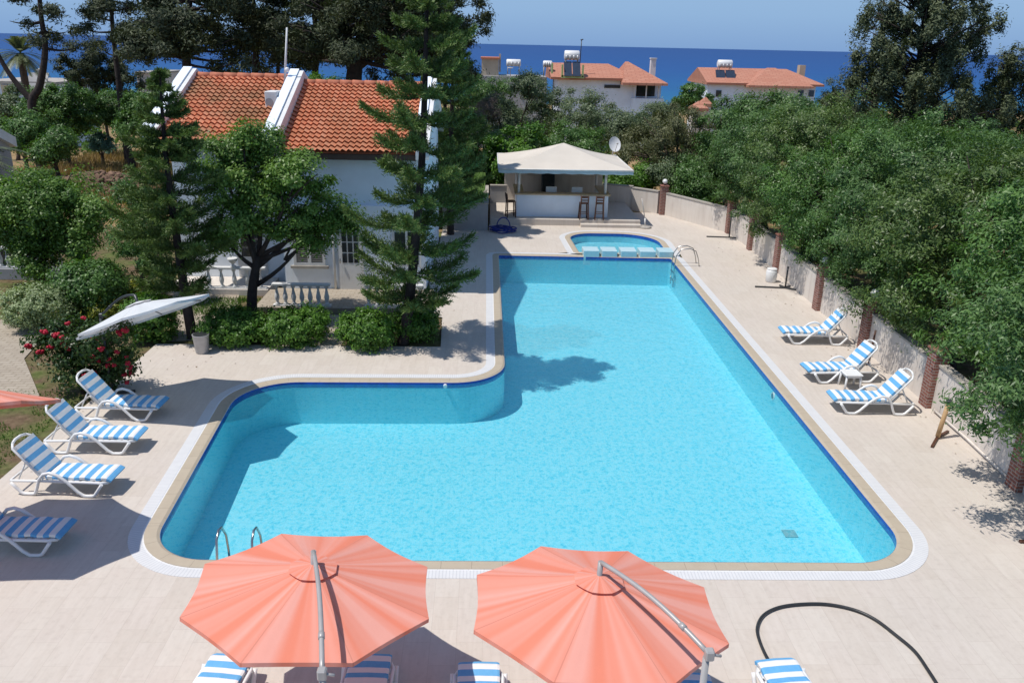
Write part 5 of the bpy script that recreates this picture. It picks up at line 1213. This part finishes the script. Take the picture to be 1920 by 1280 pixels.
MB().span((X(1051), YH - 1, Z(1053, 144)), (X(1054), YH - .6, Z(1053, 121))).span((X(1089), YH - 1, Z(1053, 144)), (X(1092), YH - .6, Z(1053, 121))).span((X(1032), YH - 1, Z(1053, 138)), (X(1035), YH - .6, Z(1053, 119))).span((X(1051), YH - 1, Z(1053, 146)), (X(1093), YH - .5, Z(1053, 141))).build('painted_frame', M['limepaint'], h2)
tank('white water drum on a tall frame above the white distant house, with solar panels', (X(1073, 103), YH + .4, Z(1073, 104)), 1.65, 1.0, 1.2, panels=(.85, .3))
tank('small white water drum left of the green painted roof frame', (X(1029, 120), YH + 2, Z(1029, 121)), 1.0, .7, .9)
am = thing('antenna_mast', (X(1088), YH, Z(1088, 120)), 'thin antenna mast beside the tall white water drum', 'antenna')
MB().tube([(X(1087.5), YH + 1, Z(1088, 125)), (X(1089), YH + 1, Z(1088, 74))], .05, 6).build('pole', M['darkmetal'], am)
MB().tube([(X(1087), YH + 1, Z(1088, 75)), (X(1092), YH + 1, Z(1088, 74))], .06, 6).build('head', M['darkmetal'], am)
h3 = thing('distant_block', (X(920), YH + 5, -4), 'distant flat roofed beige block in front of the sea', 'house', 'distant houses toward the sea')
Y3 = YH + 8
MB().span((X(903, 130, Y3), Y3, -4), (X(935, 130, Y3), Y3 + 6, Z(920, 111, Y3))).build('wall', M['beige'], h3)
MB().span((X(901, 130, Y3), Y3 - .2, Z(920, 111, Y3) + .004), (X(937, 130, Y3), Y3 + 6.2, Z(920, 108, Y3))).build('roof_slab', M['ridge'], h3)
MB().span((X(935.5, 130, Y3), Y3 + .4, Z(920, 135, Y3)), (X(939, 130, Y3), Y3 + .9, Z(920, 101, Y3))).build('chimney', M['concrete'], h3)
MB().span((X(880, 130, Y3), Y3 - 1, -4), (X(1025, 130, Y3), Y3 + 5, Z(920, 142, Y3))).build('lower_storey', M['plaster_grey'], h3)
MB().span((X(892, 130, Y3), Y3 - 1.05, Z(890, 141, Y3) - .9), (X(900, 130, Y3), Y3 - 1.004, Z(890, 141, Y3) - .2)).build('window', M['glassdark'], h3)
tank('pair of white drums by the beige distant block', (X(963, 118, Y3), Y3, Z(963, 118, Y3)), 1.7, .8, .9)
ds = at(957, 128, Y3 - 1.2); dd = thing('satellite_dish', ds, 'tiny distant satellite dish beside the pair of white drums', 'satellite dish')
MB().lathe(ds, [(.02, -.05), (.3, 0), (.33, .08)], 12).build('reflector', M['plastic'], dd); MB().tube([ds - Vector((0, 0, .9)), ds], .04, 6).build('mount', M['alu'], dd)
Y4 = 110.0
h4 = thing('distant_house', (X(1430, 150, Y4), Y4, -4), 'distant white house with a broad orange roof and brown chimney on the right', 'house', 'distant houses toward the sea')
MB().span((X(1330, 150, Y4), Y4 + .6, -5), (X(1535, 150, Y4), Y4 + 10, Z(1400, 158, Y4))).build('wall', M['plaster'], h4)
mb = MB(); hip(mb, X(1326, 150, Y4), X(1546, 160, Y4), Y4, Y4 + 11, Z(1430, 157, Y4), Z(1430, 129, Y4 + 5.5), X(1325, 150, Y4), X(1500, 150, Y4)); mb.build('roof', M['farroof'], h4)
mb = MB(); hip(mb, X(1400, 150, Y4), X(1520, 160, Y4), Y4 - 1.2, Y4 + 8, Z(1430, 160, Y4), Z(1460, 128, Y4 + 3), X(1452, 150, Y4), X(1468, 150, Y4)); mb.build('roof', M['farroof'], h4)
MB().span((X(1518, 150, Y4), Y4 + 4, Z(1522, 150, Y4)), (X(1529, 150, Y4), Y4 + 5, Z(1522, 124, Y4))).build('chimney', M['beige'], h4)
for px in (1345, 1500, 1520): MB().span((X(px, 170, Y4), Y4 + .5, Z(px, 182, Y4)), (X(px + 10, 170, Y4), Y4 + .59, Z(px, 170, Y4))).build('window', M['glassdark'], h4)
tank('white water drum with solar panels on the broad orange roof at right', (X(1371, 120, Y4), Y4 + 3, Z(1371, 121, Y4)), 1.9, 1.0, .5, panels=(1.2, .75))
for k, (px, py, w, lb, Y) in enumerate(((1310, 200, 30, 'small red pyramid roof among trees below the right distant house', 72), (1322, 192, 22, 'small red roof just behind the pyramid roof', 76), (1568, 215, 36, 'small orange roof left of the big cypress', 70))):
    q = at(px, py, Y); hw = w * Y / FPX / 2
    t = thing('garden_pavilion', (q.x, Y, hgt(q.x, Y)), lb, 'pavilion', 'small red roofed pavilions')
    mb = MB(); hip(mb, q.x - hw, q.x + hw, Y - hw, Y + hw, q.z - .1, q.z + .45, q.x - .05, q.x + .05); mb.build('roof', M['farroof'], t)
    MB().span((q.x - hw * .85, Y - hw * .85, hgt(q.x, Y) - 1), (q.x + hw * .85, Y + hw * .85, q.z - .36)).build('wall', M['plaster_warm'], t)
Y5 = 85.0
h5 = thing('distant_block', (X(60, 160, Y5), Y5, -3), 'distant pale flat roofed house with solar panels at far left by the palm', 'house', 'distant houses toward the sea')
MB().span((X(-40, 160, Y5), Y5, -4), (X(105, 160, Y5), Y5 + 8, Z(50, 158, Y5))).build('wall', M['plaster'], h5)
MB().span((X(-42, 160, Y5), Y5 - .2, Z(50, 158, Y5) + .004), (X(107, 160, Y5), Y5 + 8.2, Z(50, 153, Y5))).build('roof_slab', M['concrete'], h5)
MB().span((X(5, 170, Y5), Y5 - .2, -4), (X(17, 170, Y5), Y5 - .004, Z(10, 153, Y5) - .3)).build('stone_pier', M['beige'], h5)
MB().span((X(30, 170, Y5), Y5 - .06, Z(40, 178, Y5)), (X(52, 170, Y5), Y5 - .004, Z(40, 162, Y5))).build('window', M['glassdark'], h5)
tank('white water tank on the far left distant roof', (X(67, 135, Y5), Y5 + 1, Z(67, 135, Y5)), .6, .6, .7, panels=(.9, .2))
h6 = thing('distant_house', (X(275, 160, 78), 78, -3), 'pale stone house glimpsed between pines left of the tiled roof', 'house', 'distant houses toward the sea')
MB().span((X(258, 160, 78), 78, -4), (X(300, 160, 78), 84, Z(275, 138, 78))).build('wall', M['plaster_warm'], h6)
MB().span((X(257, 160, 78), 77.8, Z(275, 138, 78) + .004), (X(301, 160, 78), 84.2, Z(275, 135, 78))).build('roof_slab', M['concrete'], h6)
for px in (263, 274): MB().span((X(px, 160, 78), 77.94, Z(275, 160, 78)), (X(px + 6, 160, 78), 77.996, Z(275, 149, 78))).build('window', M['glassdark'], h6)
# far wooded slope that reads as one mass
rngw = np.random.default_rng(9); bw = []
for i in range(150):
    y = rngw.uniform(75, 260); x = rngw.uniform(-1, 1) * y * .75; r = rngw.uniform(1.5, 3.2); z0 = hgt(x, y)
    if abs(x - X(1140) * y / YH) < 8 and 85 < y < 110: continue
    bw.append((x, y, z0 + r * .7, r * 1.3, r * 1.3, r))
V, T = cloud(bw, 52000, .5, .25, 9, .7, 1500)
tag(leafmesh('distant_woods', V, T, M['lf_scrub'], None), 'mass of scrub and trees on the slope down to the sea', 'woods', kind='stuff')

# ================================================================== LIGHT
EL_, AZ_ = R_(65.5), R_(14)
dirl = Vector((math.cos(AZ_) * math.cos(EL_), math.sin(AZ_) * math.cos(EL_), -math.sin(EL_)))
sun = bpy.data.lights.new('sun', 'SUN'); sun.energy = 4.1; sun.angle = R_(.53); sun.color = (1, .95, .88)
so = bpy.data.objects.new('sun', sun); COL.objects.link(so); so.rotation_euler = dirl.to_track_quat('-Z', 'Y').to_euler(); so.location = (-20, -5, 40)
w = bpy.data.worlds.new('World'); SC.world = w; w.use_nodes = True; nt = w.node_tree
sky = nt.nodes.new('ShaderNodeTexSky'); sky.sky_type = 'NISHITA'; sky.sun_disc = False; sky.sun_elevation = EL_; sky.sun_rotation = math.atan2(-dirl.x, -dirl.y)
sky.air_density = 1.0; sky.dust_density = .25; sky.ozone_density = 2.0; sky.altitude = 50
bg = nt.nodes['Background']; bg.inputs[1].default_value = .13
tc = nt.nodes.new('ShaderNodeTexCoord'); sp = nt.nodes.new('ShaderNodeSeparateXYZ'); L(nt, tc.outputs['Generated'], sp.inputs[0])
hz = ramp(nt, sp.outputs[2], [(0, (1, 1, 1)), (.06, (.93, .93, .93)), (.45, (0, 0, 0))])       # blue sea haze low over the horizon
lowc = ramp(nt, sp.outputs[2], [(0, (.225, .375, .64)), (.035, (.265, .44, .70)), (.12, (.30, .48, .74)), (.4, (.2, .38, .72))])
sc_ = nt.nodes.new('ShaderNodeVectorMath'); sc_.operation = 'SCALE'; L(nt, lowc, sc_.inputs[0]); sc_.inputs['Scale'].default_value = 7.7
L(nt, mixc(nt, hz, sky.outputs[0], sc_.outputs[0]), bg.inputs[0])
vs_ = SC.view_settings; vs_.view_transform = 'Standard'; vs_.look = 'None'; vs_.exposure = 0.0; vs_.gamma = 1; vs_.use_curve_mapping = False
SC.cycles.max_bounces = 8; SC.cycles.transparent_max_bounces = 12; SC.cycles.caustics_reflective = False; SC.cycles.caustics_refractive = False
